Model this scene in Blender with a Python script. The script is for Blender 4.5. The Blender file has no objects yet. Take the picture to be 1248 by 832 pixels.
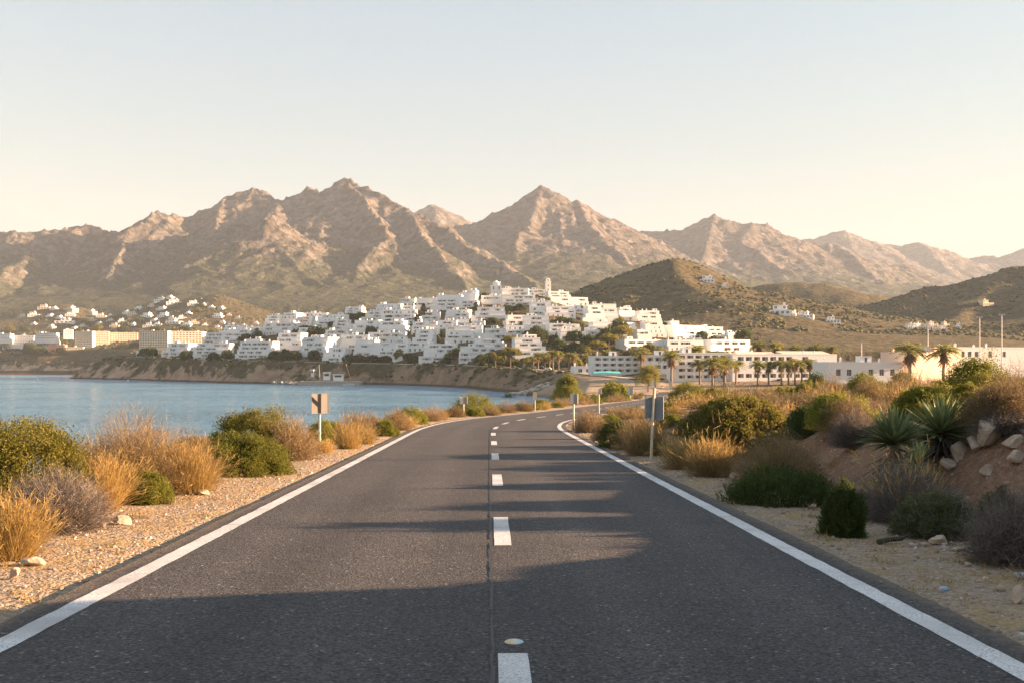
import bpy, math, random
import numpy as np
from mathutils import Vector, Matrix

scene = bpy.context.scene
COL = scene.collection
R = np.random.default_rng(7)
random.seed(7)
F = 1210.0            # focal length in photograph pixels
CX, HY = 624.0, 440.0 # optical axis column, horizon row
EYE = 15.0            # eye height above the sea (m)

def PX(px, Y): return (px - CX) / F * Y
def PZ(py, Y): return EYE - (py - HY) / F * Y

# ------------------------------------------------------------------ noise
def _hash(ix, iy, seed):
    h = (ix.astype(np.int64) * 374761393 + iy.astype(np.int64) * 668265263 + seed * 2147483647) & 0xFFFFFFFF
    h = ((h ^ (h >> 13)) * 1274126177) & 0xFFFFFFFF
    h = h ^ (h >> 16)
    return (h & 0xFFFF) / 65535.0

def vnoise(x, y, seed=0):
    x = np.asarray(x, float); y = np.asarray(y, float)
    ix = np.floor(x); iy = np.floor(y)
    fx = x - ix; fy = y - iy
    fx = fx * fx * fx * (fx * (fx * 6 - 15) + 10); fy = fy * fy * fy * (fy * (fy * 6 - 15) + 10)
    a = _hash(ix, iy, seed); b = _hash(ix + 1, iy, seed)
    c = _hash(ix, iy + 1, seed); d = _hash(ix + 1, iy + 1, seed)
    return (a * (1 - fx) + b * fx) * (1 - fy) + (c * (1 - fx) + d * fx) * fy

def fbm(x, y, octaves=4, seed=0, gain=0.5):
    t = 0.0; amp = 1.0; n = 0.0
    c, s = math.cos(0.6), math.sin(0.6)
    for o in range(octaves):
        t = t + amp * (vnoise(x, y, seed + o * 17) * 2 - 1); n += amp
        amp *= gain
        x, y = (x * c - y * s) * 2.03 + 3.1, (x * s + y * c) * 2.03 - 1.7
    return t / n

def ridged(x, y, octaves=5, seed=0, gain=0.5):
    t = 0.0; amp = 1.0; n = 0.0
    c, s = math.cos(0.5), math.sin(0.5)
    for o in range(octaves):
        v = 1 - np.abs(vnoise(x, y, seed + o * 13) * 2 - 1)
        t = t + amp * v * v; n += amp
        amp *= gain
        x, y = (x * c - y * s) * 2.07 + 1.3, (x * s + y * c) * 2.07 + 5.1
    return t / n

def sstep(a, b, x):
    t = np.clip((np.asarray(x, float) - a) / (b - a), 0, 1)
    return t * t * (3 - 2 * t)

# ------------------------------------------------------------------ mesh + object helpers
def mesh_np(name, V, Fq, mats=(), midx=None, smooth=False, attr=None):
    """V: Nx3 array, Fq: Mx4 or Mx3 array (or a list of such arrays)."""
    V = np.asarray(V, np.float32)
    groups = Fq if isinstance(Fq, (list, tuple)) else [Fq]
    groups = [np.asarray(g, np.int32) for g in groups if len(g)]
    me = bpy.data.meshes.new(name)
    me.vertices.add(len(V)); me.vertices.foreach_set('co', V.ravel())
    loops = np.concatenate([g.ravel() for g in groups])
    tot = np.concatenate([np.full(len(g), g.shape[1], np.int32) for g in groups])
    start = np.concatenate([[0], np.cumsum(tot)[:-1]]).astype(np.int32)
    me.loops.add(len(loops)); me.loops.foreach_set('vertex_index', loops)
    me.polygons.add(len(tot))
    me.polygons.foreach_set('loop_start', start); me.polygons.foreach_set('loop_total', tot)
    if midx is not None: me.polygons.foreach_set('material_index', np.asarray(midx, np.int32))
    me.polygons.foreach_set('use_smooth', np.full(len(tot), bool(smooth)))
    for m in (mats if isinstance(mats, (list, tuple)) else [mats]): me.materials.append(m)
    me.update(calc_edges=True)
    if attr is not None:
        for k, arr in attr.items():
            a = me.attributes.new(k, 'FLOAT_COLOR', 'POINT')
            c = np.ones((len(V), 4), np.float32); arr = np.asarray(arr, np.float32)
            c[:, :arr.shape[1]] = arr
            a.data.foreach_set('color', c.ravel())
    return me

class MB:
    """collects boxes, prisms and tubes with per-face material slots"""
    def __init__(s): s.v = []; s.q = []; s.t = []; s.qm = []; s.tm = []; s.n = 0
    def add(s, verts, quads=(), tris=(), m=0):
        o = s.n
        s.v.extend(verts); s.n += len(verts)
        for f in quads: s.q.append([i + o for i in f]); s.qm.append(m)
        for f in tris: s.t.append([i + o for i in f]); s.tm.append(m)
    def box(s, x0, x1, y0, y1, z0, z1, m=0):
        s.add([(x0,y0,z0),(x1,y0,z0),(x1,y1,z0),(x0,y1,z0),(x0,y0,z1),(x1,y0,z1),(x1,y1,z1),(x0,y1,z1)],
              [(0,3,2,1),(4,5,6,7),(0,1,5,4),(1,2,6,5),(2,3,7,6),(3,0,4,7)], m=m)
    def frustum(s, cx, cy, z0, z1, r0, r1, n=8, m=0, cap=True, dx=0, dy=0):
        vs = []
        for z, r, ox, oy in ((z0, r0, 0, 0), (z1, r1, dx, dy)):
            for k in range(n):
                a = 2 * math.pi * k / n
                vs.append((cx + ox + r * math.cos(a), cy + oy + r * math.sin(a), z))
        q = [(k, (k + 1) % n, n + (k + 1) % n, n + k) for k in range(n)]
        s.add(vs, q, m=m)
        if cap:
            vs2 = [vs[n + k] for k in range(n)] + [(cx + dx, cy + dy, z1)]
            s.add(vs2, tris=[(k, (k + 1) % n, n) for k in range(n)], m=m)
    def tube(s, pts, rad, n=6, m=0):
        pts = [Vector(p) for p in pts]
        if not isinstance(rad, (list, tuple)): rad = [rad] * len(pts)
        vs = []
        for i, p in enumerate(pts):
            d = (pts[min(i + 1, len(pts) - 1)] - pts[max(i - 1, 0)]).normalized()
            u = d.orthogonal().normalized() if abs(d.z) < 0.9 else Vector((1, 0, 0)).cross(d).normalized()
            w = d.cross(u)
            for k in range(n):
                a = 2 * math.pi * k / n
                vs.append(tuple(p + (u * math.cos(a) + w * math.sin(a)) * rad[i]))
        q = [(i * n + k, i * n + (k + 1) % n, (i + 1) * n + (k + 1) % n, (i + 1) * n + k) for i in range(len(pts) - 1) for k in range(n)]
        s.add(vs, q, m=m)
        for base in (0, (len(pts) - 1) * n):
            c = len(vs)
            s.add([vs[base + k] for k in range(n)] + [tuple(pts[0 if base == 0 else -1])], tris=[(k, (k + 1) % n, n) for k in range(n)], m=m)
    def mesh(s, name, mats):
        gs = []; mi = []
        if s.q: gs.append(np.array(s.q)); mi += s.qm
        if s.t: gs.append(np.array(s.t)); mi += s.tm
        return mesh_np(name, np.array(s.v, np.float32), gs, mats, mi)

def link(name, mesh, parent=None, loc=(0, 0, 0)):
    o = bpy.data.objects.new(name, mesh); COL.objects.link(o)
    o.location = loc
    if parent is not None: o.parent = parent
    return o

def tag(o, label=None, cat=None, group=None, kind=None):
    if label: o['label'] = label
    if cat: o['category'] = cat
    if group: o['group'] = group
    if kind: o['kind'] = kind
    return o

def empty(name, loc=(0, 0, 0), rz=0.0, sc=(1, 1, 1)):
    o = bpy.data.objects.new(name, None); COL.objects.link(o)
    o.location = loc; o.rotation_euler = (0, 0, rz); o.scale = sc; o.empty_display_size = 0.2
    return o

CHILD = {}
def part(name, mesh, parent, loc=(0, 0, 0)):
    o = link(name, mesh, parent, loc); CHILD.setdefault(parent.name, []).append(o); return o

def dup(o, parent=None):
    c = o.copy(); COL.objects.link(c)
    if parent is not None: c.parent = parent
    for ch in CHILD.get(o.name, []):
        d = dup(ch, c); CHILD.setdefault(c.name, []).append(d)
    return c

ORD = "first second third fourth fifth sixth seventh eighth ninth tenth eleventh twelfth thirteenth fourteenth fifteenth sixteenth seventeenth eighteenth nineteenth twentieth".split()
TENS = {20: "twenty", 30: "thirty", 40: "forty", 50: "fifty", 60: "sixty"}
def ordinal(n):
    if n <= 20: return ORD[n - 1]
    t, u = n // 10 * 10, n % 10
    return (TENS[t][:-1] + "ieth") if u == 0 else TENS[t] + "-" + ORD[u - 1]

# ------------------------------------------------------------------ materials
def new_mat(name):
    m = bpy.data.materials.new(name); m.use_nodes = True
    nt = m.node_tree; b = nt.nodes['Principled BSDF']
    return m, nt, b
def N(nt, t, **kw):
    n = nt.nodes.new(t)
    for k, v in kw.items():
        if k in n.inputs: n.inputs[k].default_value = v
        else: setattr(n, k, v)
    return n
def ramp(nt, fac, stops):
    r = nt.nodes.new('ShaderNodeValToRGB'); e = r.color_ramp.elements
    while len(e) > 1: e.remove(e[-1])
    for i, (p, c) in enumerate(stops):
        el = e[0] if i == 0 else e.new(p)
        el.position = p; el.color = (c[0], c[1], c[2], 1)
    if fac is not None: nt.links.new(fac, r.inputs[0])
    return r
def mixc(nt, fac, a, b, mode='MIX'):
    m = nt.nodes.new('ShaderNodeMix'); m.data_type = 'RGBA'; m.blend_type = mode
    for sock, v in ((m.inputs[0], fac), (m.inputs[6], a), (m.inputs[7], b)):
        if isinstance(v, bpy.types.NodeSocket): nt.links.new(v, sock)
        elif isinstance(v, (int, float)): sock.default_value = v
        else: sock.default_value = (v[0], v[1], v[2], 1)
    return m.outputs[2]
def noise(nt, scale, detail=4, rough=0.55, coord=None, dist=0.0):
    n = nt.nodes.new('ShaderNodeTexNoise')
    n.inputs['Scale'].default_value = scale; n.inputs['Detail'].default_value = detail
    n.inputs['Roughness'].default_value = rough; n.inputs['Distortion'].default_value = dist
    if coord is not None: nt.links.new(coord, n.inputs['Vector'])
    return n
def pos(nt): return nt.nodes.new('ShaderNodeNewGeometry').outputs['Position']
def bump(nt, h, strength, dist, b, normal=None):
    n = nt.nodes.new('ShaderNodeBump'); n.inputs['Strength'].default_value = strength; n.inputs['Distance'].default_value = dist
    nt.links.new(h, n.inputs['Height'])
    if normal is not None: nt.links.new(normal, n.inputs['Normal'])
    if b is not None: nt.links.new(n.outputs[0], b.inputs['Normal'])
    return n.outputs[0]
def math_n(nt, op, a, b=None, clamp=False):
    n = nt.nodes.new('ShaderNodeMath'); n.operation = op; n.use_clamp = clamp
    for i, v in enumerate((a, b)):
        if v is None: continue
        if isinstance(v, bpy.types.NodeSocket): nt.links.new(v, n.inputs[i])
        else: n.inputs[i].default_value = v
    return n.outputs[0]

def simple(name, col, rough=0.7, var=0.12, scale=3.0, metal=0.0):
    m, nt, b = new_mat(name)
    n = noise(nt, scale, 4, 0.6, pos(nt))
    lo = [c * (1 - var) for c in col]; hi = [min(1, c * (1 + var)) for c in col]
    r = ramp(nt, n.outputs[0], [(0.3, lo), (0.7, hi)])
    nt.links.new(r.outputs[0], b.inputs['Base Color'])
    b.inputs['Roughness'].default_value = rough; b.inputs['Metallic'].default_value = metal
    return m

def leafmat(name, c0, c1, c2=None, trans=0.3, rough=0.6):
    m, nt, b = new_mat(name)
    g = nt.nodes.new('ShaderNodeNewGeometry')
    st = [(0.0, c0), (0.6, c1)] + ([(1.0, c2)] if c2 else [])
    r = ramp(nt, g.outputs['Random Per Island'], st)
    oi = nt.nodes.new('ShaderNodeObjectInfo')
    hs = N(nt, 'ShaderNodeHueSaturation')
    nt.links.new(r.outputs[0], hs.inputs['Color'])
    nt.links.new(math_n(nt, 'MULTIPLY_ADD', oi.outputs['Random'], 0.4), hs.inputs['Value'])
    hs.inputs['Value'].links[0].from_node.inputs[2].default_value = 0.8
    b.inputs['Roughness'].default_value = rough
    b.inputs['Specular IOR Level'].default_value = 0.25
    nt.links.new(hs.outputs[0], b.inputs['Base Color'])
    t = nt.nodes.new('ShaderNodeBsdfTranslucent'); nt.links.new(hs.outputs[0], t.inputs[0])
    mx = nt.nodes.new('ShaderNodeMixShader'); mx.inputs[0].default_value = trans
    nt.links.new(b.outputs[0], mx.inputs[1]); nt.links.new(t.outputs[0], mx.inputs[2])
    nt.links.new(mx.outputs[0], nt.nodes['Material Output'].inputs['Surface'])
    return m
# ------------------------------------------------------------------ road line
_ys = np.arange(-40.0, 452.0, 0.25)
def _slope(y):
    s = np.interp(y, [-40, 40, 46, 58, 72, 80, 100, 380, 420, 452], [-.0227, -.0227, -.015, .09, .235, .225, .19, .19, .42, 1.15])
    return s
_xs = np.concatenate([[0], np.cumsum((_slope(_ys[:-1]) + _slope(_ys[1:])) / 2 * 0.25)])
_xs = _xs - np.interp(7.2, _ys, _xs) - 0.03
def road_x(y): return np.interp(y, _ys, _xs)
def road_z(y): return np.interp(y, [-60, 0, 240, 270, 300, 340, 420, 520], [13.2 + 60 * .0314, 13.2, 13.2 - 240 * .0314, 4.95, 4.45, 4.2, 4.4, 5.5])
RL, RR = 3.95, 3.68    # asphalt edges from the centre line
LL, LR = 3.62, 3.30    # painted edge lines from the centre line

# ------------------------------------------------------------------ shoreline
SHORE = [(-26,-80),(-25,0),(-23,40),(-20,80),(-15,130),(-6,200),(5,280),(13,340),(18,385),(14,412),(6,438),(3,452),(-2,470),(-9,490),(-20,530),
         (-33,570),(-64,626),(-108,645),(-150,652),(-166,668),(-200,692),(-232,728),(-300,792),(-365,852),(-386,866),(-384,890),(-345,960),
         (-330,1100),(-420,1330),(-500,1400),(-560,1440),(-640,1500),(-720,1490),(-790,1512),(-1000,1500),(-1200,1505),(-2600,1450),(-6000,1500),(-6000,9500),(9000,9500),(9000,-80)]
_sh = np.array(SHORE, float)
def shore_sd(x, y):
    x = np.asarray(x, float); y = np.asarray(y, float)
    shp = np.broadcast(x, y).shape
    x = np.broadcast_to(x, shp).ravel(); y = np.broadcast_to(y, shp).ravel()
    xw = x + np.where(y > 380, 5.0, 1.2) * fbm(x / 22, y / 22, 3, 5); yw = y + np.where(y > 380, 5.0, 1.2) * fbm(x / 22, y / 22, 3, 9)
    best = np.full(x.shape, 1e9); ins = np.zeros(x.shape, bool)
    n = len(_sh)
    for i in range(n):
        ax, ay = _sh[i]; bx, by = _sh[(i + 1) % n]
        dx, dy = bx - ax, by - ay
        t = np.clip(((xw - ax) * dx + (yw - ay) * dy) / (dx * dx + dy * dy), 0, 1)
        best = np.minimum(best, (xw - ax - t * dx) ** 2 + (yw - ay - t * dy) ** 2)
        if dy != 0:
            c = ((ay > yw) != (by > yw)) & (xw < dx * (yw - ay) / dy + ax)
            ins ^= c
    d = np.sqrt(best)
    return np.where(ins, d, -d).reshape(shp)

# ------------------------------------------------------------------ ridge based hills
def ridge_h(x, y, lines, s0, warp=0.0, wscale=300.0, seed=3, p=1.0):
    """height of the highest ridge above each point; lines: [(px,py,Y)...] traced crest points at their distances"""
    if warp:
        x, y = x + warp * fbm(x / wscale, y / wscale, 4, seed), y + warp * fbm(x / wscale, y / wscale, 4, seed + 50)
    h = np.zeros(np.shape(x))
    for ln in lines:
        pts = [(PX(a, Y), Y, PZ(b, Y)) for a, b, Y in ln]
        for (ax, ay, az), (bx, by, bz) in zip(pts[:-1], pts[1:]):
            dx, dy = bx - ax, by - ay
            t = np.clip(((x - ax) * dx + (y - ay) * dy) / (dx * dx + dy * dy + 1e-6), 0, 1)
            d = np.hypot(x - ax - t * dx, y - ay - t * dy)
            zr = np.maximum(az + (bz - az) * t, 1.0)
            h = np.maximum(h, zr * np.exp(-((d * s0 / zr) ** p)))
    return h

HILLS_R = [[(690,385,1050),(720,365,1100),(770,345,1150),(814,329,1180),(834,325.6,1180),(872,338,1150),(925,354,1120),(979,383,1060),(1030,405,1000)],
           [(834,325.6,1180),(870,355,1020),(900,385,930)]]
HILLS_R2 = [[(880,356,1600),(925,354,1600),(969,350,1600),(1015,347,1600),(1044,357,1550),(1076,372,1500),(1120,390,1450)]]
HILLS_R3 = [[(1010,395,1300),(1076,373,1330),(1105,365,1340),(1145,354,1350),(1177,342,1350),(1209,331,1350),(1231,328,1350),(1260,332,1330),(1330,320,1300),(1420,330,1250)],
            [(1209,331,1350),(1195,365,1180),(1170,400,1050)]]
HILL_LL = [[(-160,392,2050),(0,388,2050),(40,383,2050),(62,374,2060),(95,376,2040),(125,384,2000),(160,392,1950)]]
HILL_L = [[(100,405,2060),(148,386,2010),(188,367,1960),(229,360,1940),(256,357,1930),(286,369,1900),(313,382,1860),(340,400,1810),(370,415,1760)],
          [(240,358,1935),(200,385,1840),(150,405,1780)]]
TOWN_C = np.array([(120,440),(150,438),(180,434),(210,428),(235,420),(265,413),(300,404),(340,396),(380,388),(420,379),(450,373),(480,368),(505,366),(535,362),(560,358),(590,356),(620,355),(670,358),(700,366),(730,378),(760,383),(800,390),(840,402),(880,410),(915,424),(950,436),(1000,450)], float)

def zlong(y): return np.interp(y, [-60, 0, 240, 270, 300, 340, 380, 420, 470, 520, 620, 760, 860, 1100, 1600, 2500, 9500],
                               [15.1, 13.2, 5.66, 4.95, 4.45, 4.3, 5.5, 8.0, 10.6, 11.6, 13.2, 17, 18.5, 20, 26, 60, 90])

def height(x, y):
    x = np.asarray(x, float); y = np.asarray(y, float)
    zl = zlong(y)
    # inland side of the road: verge, cut bank, rising heath
    xc = road_x(np.clip(y, -40, 450))
    d = x - xc - RR
    crest = np.interp(y, [-20, 4, 11, 16, 24, 40, 70, 120, 240, 320, 420], [2.2, 2.0, 1.75, 1.5, 1.1, .8, .7, .6, .5, .2, 0.0])
    foot = 2.5 + 0.7 * fbm(y / 6, y * 0 + 3, 3, 21) + np.interp(y, [0, 15, 30, 60], [.3, .2, 1.0, 2.0])
    wid = 2.3 + 0.5 * fbm(y / 9, y * 0 + 8, 2, 25)
    bank = crest * sstep(0, 1, (d - foot) / wid)
    rise = np.clip(d - 6, 0, 70) * np.interp(y, [0, 10, 20, 60, 250, 330, 420], [.02, .02, .02, .05, .05, .02, .0])
    knoll = 3.3 * np.exp(-(((x - 17.5) / 6.5) ** 2) ** 1.4) * sstep(12.0, 8.6, y + 1.2 * fbm(x / 3, y / 3, 2, 37)) * sstep(-40, -15, y)  # unseen mound outside the view, shaped to shade the near road
    und = 0.22 * fbm(x / 5, y / 5, 4, 31) * sstep(1.5, 6, d) + .9 * fbm(x / 40, y / 40, 3, 33) * sstep(8, 40, d)
    zr = zl + bank + rise + knoll + und
    # seaward side
    dl = xc - RL - x
    zleft = zl + 0.10 * fbm(x / 3, y / 3, 3, 41) * sstep(.8, 3, dl) - 0.25 * sstep(3, 7, dl)
    z = np.where(d > 0, zr, zleft)
    nearroad = (d < 0) & (dl < 0)
    z = np.where(nearroad, zl, z)
    under = sstep(0.5, -0.3, np.maximum(d, dl))
    z = z - under * np.interp(y, [0, 60, 200, 400], [.09, .12, .25, .4]) - .03 * (1 - under)
    # beyond: town hill
    u = x / np.maximum(y, 1.0); px = u * F + CX
    yr = np.interp(px, [150, 300, 450, 600, 750, 900, 1000], [900, 930, 960, 960, 900, 760, 700])
    yf = np.interp(px, [150, 300, 450, 560, 640, 720, 800, 900, 1000], [815, 735, 655, 585, 545, 520, 505, 495, 490])
    zc = EYE + (HY - np.interp(px, TOWN_C[:, 0], TOWN_C[:, 1]) - 3.0) / F * yr
    k = np.where(y < yr, sstep(0, 1, np.clip((y - yf) / (yr - yf), 0, 1)) * .35 + .65 * np.clip((y - yf) / (yr - yf), 0, 1), sstep(420, 0, y - yr))
    fade = sstep(110, 170, px) * sstep(1010, 940, px)
    bumpy = 1.2 * fbm(x / 30, y / 30, 3, 51)
    z = z + fade * np.clip(zc - zl, 0, 200) * k + np.where(y > 520, bumpy * sstep(520, 640, y), 0)
    # hills behind
    far = y > 700
    if np.any(far):
        xf, yf_, zf = x[far] if x.shape else x, y[far] if y.shape else y, z[far] if z.shape else z
        det = 1 + .16 * fbm(xf / 160, yf_ / 160, 5, 61)
        h = np.maximum.reduce([ridge_h(xf, yf_, HILLS_R, .42, 35, 220, 4, 1.25), ridge_h(xf, yf_, HILLS_R2, .4, 35, 220, 6, 1.25),
                               ridge_h(xf, yf_, HILLS_R3, .42, 35, 220, 8, 1.25), ridge_h(xf, yf_, HILL_L, .5, 30, 260, 12, 1.25), ridge_h(xf, yf_, HILL_LL, .36, 30, 260, 14, 1.2)])
        h = h * (1 + (det - 1) * sstep(0, 60, h))
        m = np.maximum(zf, h); dlt = np.abs(zf - h)
        m = m + 3.0 * np.exp(-dlt / 6.0)
        z = z.copy(); z[far] = m
    # shore
    sd = shore_sd(x, y)
    w = np.interp(y, [0, 130, 200, 300, 385, 420, 470, 560, 640, 680, 730, 860, 1000, 1400], [14, 14, 14, 12, 12, 16, 34, 46, 44, 40, 34, 26, 40, 30])
    t = np.clip(sd / w, -1, 1)
    beach = np.interp(y, [380, 440, 470, 640, 655, 700, 1450, 1500], [0, 0, .14, .2, .16, 0.0, 0, 0.02])
    prof = np.where(t < 0, t * .5, np.where(t < beach, t * .35, beach * .35 + (1 - beach * .35) * np.clip((t - beach) / (1 - beach), 0, 1) ** .75))
    rough = np.where(y > 380, 1.0, .3) * 2.2 * (ridged(x / 14, y / 14, 4, 71) - .45) * sstep(0.0, .25, t) * sstep(1.0, .7, t)
    z = np.where(t < 1, np.where(t < 0, t * 4, z * prof) + np.where(t > 0, rough, 0), z)
    return z

TERR = [(160, 434.5, 850), (180, 435, 838), (220, 436.5, 775), (280, 438.5, 728), (330, 440, 700), (370, 441, 688), (430, 442.5, 674), (500, 443.5, 652), (545, 444.5, 612), (590, 446, 580), (640, 449, 530), (690, 453, 490), (735, 457.5, 452), (785, 463.5, 412)]
_tp = np.array([(PX(a, Y), Y, PZ(b, Y)) for a, b, Y in TERR])
_h0 = height
def height(x, y):
    z = _h0(x, y); x = np.asarray(x, float); y = np.asarray(y, float)
    k = (y > 395) & (y < 880) & (x < 75)
    if not np.any(k): return z
    z = np.array(z, float); xs, ys_, zs = x[k], y[k], z[k]; best = np.full(xs.shape, 1e9); zt = np.zeros(xs.shape)
    for (ax, ay, az), (bx, by, bz) in zip(_tp[:-1], _tp[1:]):
        t = np.clip(((xs - ax) * (bx - ax) + (ys_ - ay) * (by - ay)) / ((bx - ax) ** 2 + (by - ay) ** 2), 0, 1)
        d = np.hypot(xs - ax - t * (bx - ax), ys_ - ay - t * (by - ay)); m = d < best
        best = np.where(m, d, best); zt = np.where(m, az + t * (bz - az), zt)
    f = sstep(15, 5, best); z[k] = zs * (1 - f) + zt * f
    return z

def zat(x, y): return float(height(np.array([float(x)]), np.array([float(y)]))[0])

def cast(px, py, y0=4.0, y1=2600.0):
    """distance at which the sight line through a photograph pixel meets the ground"""
    Y = np.concatenate([np.arange(y0, 60, .1), np.arange(max(60, y0), 400, .5), np.arange(max(400, y0), y1, 2.0)])
    Y = Y[Y >= y0]
    g = height(PX(px, Y), Y) - PZ(py, Y)
    i = np.argmax(g > 0)
    if not g[i] > 0: return None
    if i == 0: return float(Y[0])
    a, b = g[i - 1], g[i]
    return float(Y[i - 1] + (Y[i] - Y[i - 1]) * (-a) / (b - a))

# ground sheet: rows and columns widen with distance
rows = [34.0]
while rows[-1] < 9400: rows.append(rows[-1] * (1.0042 if rows[-1] < 1100 else 1.010))
rows = np.array(rows); cols = np.linspace(-.86, .86, 560)
W_, U_ = np.meshgrid(rows, cols, indexing='ij')
GX, GY = (U_ * W_).ravel(), (W_ - 62).ravel()
GZ = height(GX, GY)
GZ = GZ + np.where(GY > 9000, 0, 0)
nr, nc = W_.shape
idx = np.arange(nr * nc).reshape(nr, nc)
GQ = np.stack([idx[:-1, :-1], idx[:-1, 1:], idx[1:, 1:], idx[1:, :-1]], -1).reshape(-1, 4)
# soil kinds: R red soil on the cut bank, G scrub cover, B pale cliff rock / shore
gd = GX - road_x(np.clip(GY, -40, 450)) - RR
gdl = road_x(np.clip(GY, -40, 450)) - RL - GX
sdv = shore_sd(GX, GY)
red = sstep(1.8, 3.0, gd) * sstep(11, 7, gd) * sstep(75, 45, GY)
scrub = np.clip(np.where(GY > 430, 1.0, sstep(5, 14, gd) * .55 * sstep(25, 60, GY) + .0), 0, 1)
wv = np.interp(GY, [380, 470, 640, 680, 730, 860, 1000, 1400, 1500], [14, 30, 42, 34, 28, 22, 30, 26, 26])
cliff = sstep(1.25, .75, sdv / wv + .6 * fbm(GX / 18, GY / 18, 4, 81) * np.where(GY > 560, 1, .9)) * (GY > 380) * np.interp(GY, [600, 660, 720], [.5, .6, 1.0])
soil = np.stack([red, scrub, cliff], 1)
# ------------------------------------------------------------------ setting: ground, sea, road, mountains
def ground_mat():
    m, nt, b = new_mat('dry_ground'); P = pos(nt)
    at = nt.nodes.new('ShaderNodeAttribute'); at.attribute_name = 'soil'
    sep = nt.nodes.new('ShaderNodeSeparateColor'); nt.links.new(at.outputs['Color'], sep.inputs[0])
    n1 = noise(nt, 0.55, 6, .6, P); n2 = noise(nt, 9.0, 6, .7, P); n3 = noise(nt, 38.0, 4, .7, P)
    vo = N(nt, 'ShaderNodeTexVoronoi'); vo.inputs['Scale'].default_value = 26.0; nt.links.new(P, vo.inputs['Vector'])
    vo2 = N(nt, 'ShaderNodeTexVoronoi'); vo2.inputs['Scale'].default_value = 9.0; nt.links.new(P, vo2.inputs['Vector'])
    sand = ramp(nt, n2.outputs[0], [(.25, (.20, .145, .10)), (.5, (.33, .25, .175)), (.78, (.47, .37, .27))])
    stone = ramp(nt, vo.outputs['Color'], [(0, (.16, .12, .09)), (.5, (.36, .28, .2)), (1, (.6, .5, .4))])
    mk = ramp(nt, n3.outputs[0], [(.46, (0, 0, 0)), (.58, (1, 1, 1))])
    gravel = mixc(nt, mk.outputs[0], sand.outputs[0], stone.outputs[0])
    straw = ramp(nt, n2.outputs[0], [(.3, (.30, .19, .07)), (.7, (.52, .36, .15))])
    ms = ramp(nt, noise(nt, 1.1, 6, .65, P).outputs[0], [(.5, (0, 0, 0)), (.62, (1, 1, 1))])
    gravel = mixc(nt, math_n(nt, 'MULTIPLY', ms.outputs[0], .55), gravel, straw.outputs[0])
    redc = ramp(nt, n2.outputs[0], [(.25, (.17, .095, .058)), (.55, (.30, .175, .11)), (.8, (.44, .29, .20))])
    wob = math_n(nt, 'ADD', sep.outputs[0], math_n(nt, 'MULTIPLY_ADD', n1.outputs[0], .8))
    wob.node.inputs[1].links[0].from_node.inputs[2].default_value = -.4
    mred = ramp(nt, wob, [(.4, (0, 0, 0)), (.62, (1, 1, 1))])
    c = mixc(nt, mred.outputs[0], gravel, redc.outputs[0])
    # scrubland: dark shrubs with dry grass between
    s1 = noise(nt, .06, 7, .62, P); s2 = noise(nt, .42, 4, .6, P); s3 = noise(nt, .16, 3, .5, P)
    vs = N(nt, 'ShaderNodeTexVoronoi'); vs.inputs['Scale'].default_value = .16; nt.links.new(P, vs.inputs['Vector'])
    dry = ramp(nt, s1.outputs[0], [(.3, (.07, .057, .03)), (.7, (.135, .10, .05))])
    green = ramp(nt, s2.outputs[0], [(.3, (.032, .034, .014)), (.7, (.066, .062, .025))])
    sp = ramp(nt, vs.outputs['Distance'], [(.30, (1, 1, 1)), (.62, (0, 0, 0))])
    mk2 = ramp(nt, s3.outputs[0], [(.40, (1, 1, 1)), (.66, (.5, .5, .5))])
    scr = mixc(nt, math_n(nt, 'MULTIPLY', sp.outputs[0], mk2.outputs[0]), dry.outputs[0], green.outputs[0])
    bare = ramp(nt, noise(nt, .028, 7, .7, P, 1.0).outputs[0], [(.60, (0, 0, 0)), (.72, (1, 1, 1))])
    scr = mixc(nt, math_n(nt, 'MULTIPLY', bare.outputs[0], .45), scr, (.36, .26, .16))
    c = mixc(nt, sep.outputs[1], c, scr)
    # cliffs and shore rock
    r1 = noise(nt, .09, 8, .65, P, .6)
    rk = ramp(nt, r1.outputs[0], [(.3, (.20, .14, .10)), (.48, (.36, .24, .16)), (.6, (.46, .31, .20)), (.75, (.40, .33, .27))])
    mg = ramp(nt, noise(nt, .075, 6, .6, P).outputs[0], [(.47, (0, 0, 0)), (.56, (1, 1, 1))])
    sz = N(nt, 'ShaderNodeSeparateXYZ'); nt.links.new(P, sz.inputs[0])
    nt.links.new(math_n(nt, 'ADD', mg.inputs[0].links[0].from_socket, math_n(nt, 'MULTIPLY', math_n(nt, 'SUBTRACT', sz.outputs[2], 7.0), .014)), mg.inputs[0])
    rk2 = mixc(nt, math_n(nt, 'MULTIPLY', mg.outputs[0], .9), rk.outputs[0], green.outputs[0])
    # wet dark band at the waterline
    sx = N(nt, 'ShaderNodeSeparateXYZ'); nt.links.new(P, sx.inputs[0])
    wet = ramp(nt, math_n(nt, 'MULTIPLY', sx.outputs[2], .5), [(.35, (.22, .22, .22)), (.75, (1, 1, 1))])
    rk2 = mixc(nt, 1.0, rk2, wet.outputs[0], 'MULTIPLY')
    c = mixc(nt, sep.outputs[2], c, rk2)
    nt.links.new(c, b.inputs['Base Color']); b.inputs['Roughness'].default_value = .95; b.inputs['Specular IOR Level'].default_value = .15
    near = math_n(nt, 'SUBTRACT', 1.0, sep.outputs[1])
    hsum = math_n(nt, 'ADD', math_n(nt, 'MULTIPLY', vo.outputs['Distance'], -.6), math_n(nt, 'ADD', n2.outputs[0], math_n(nt, 'MULTIPLY', vo2.outputs['Distance'], -.8)))
    nrm = bump(nt, hsum, .9, .06, None)
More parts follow.
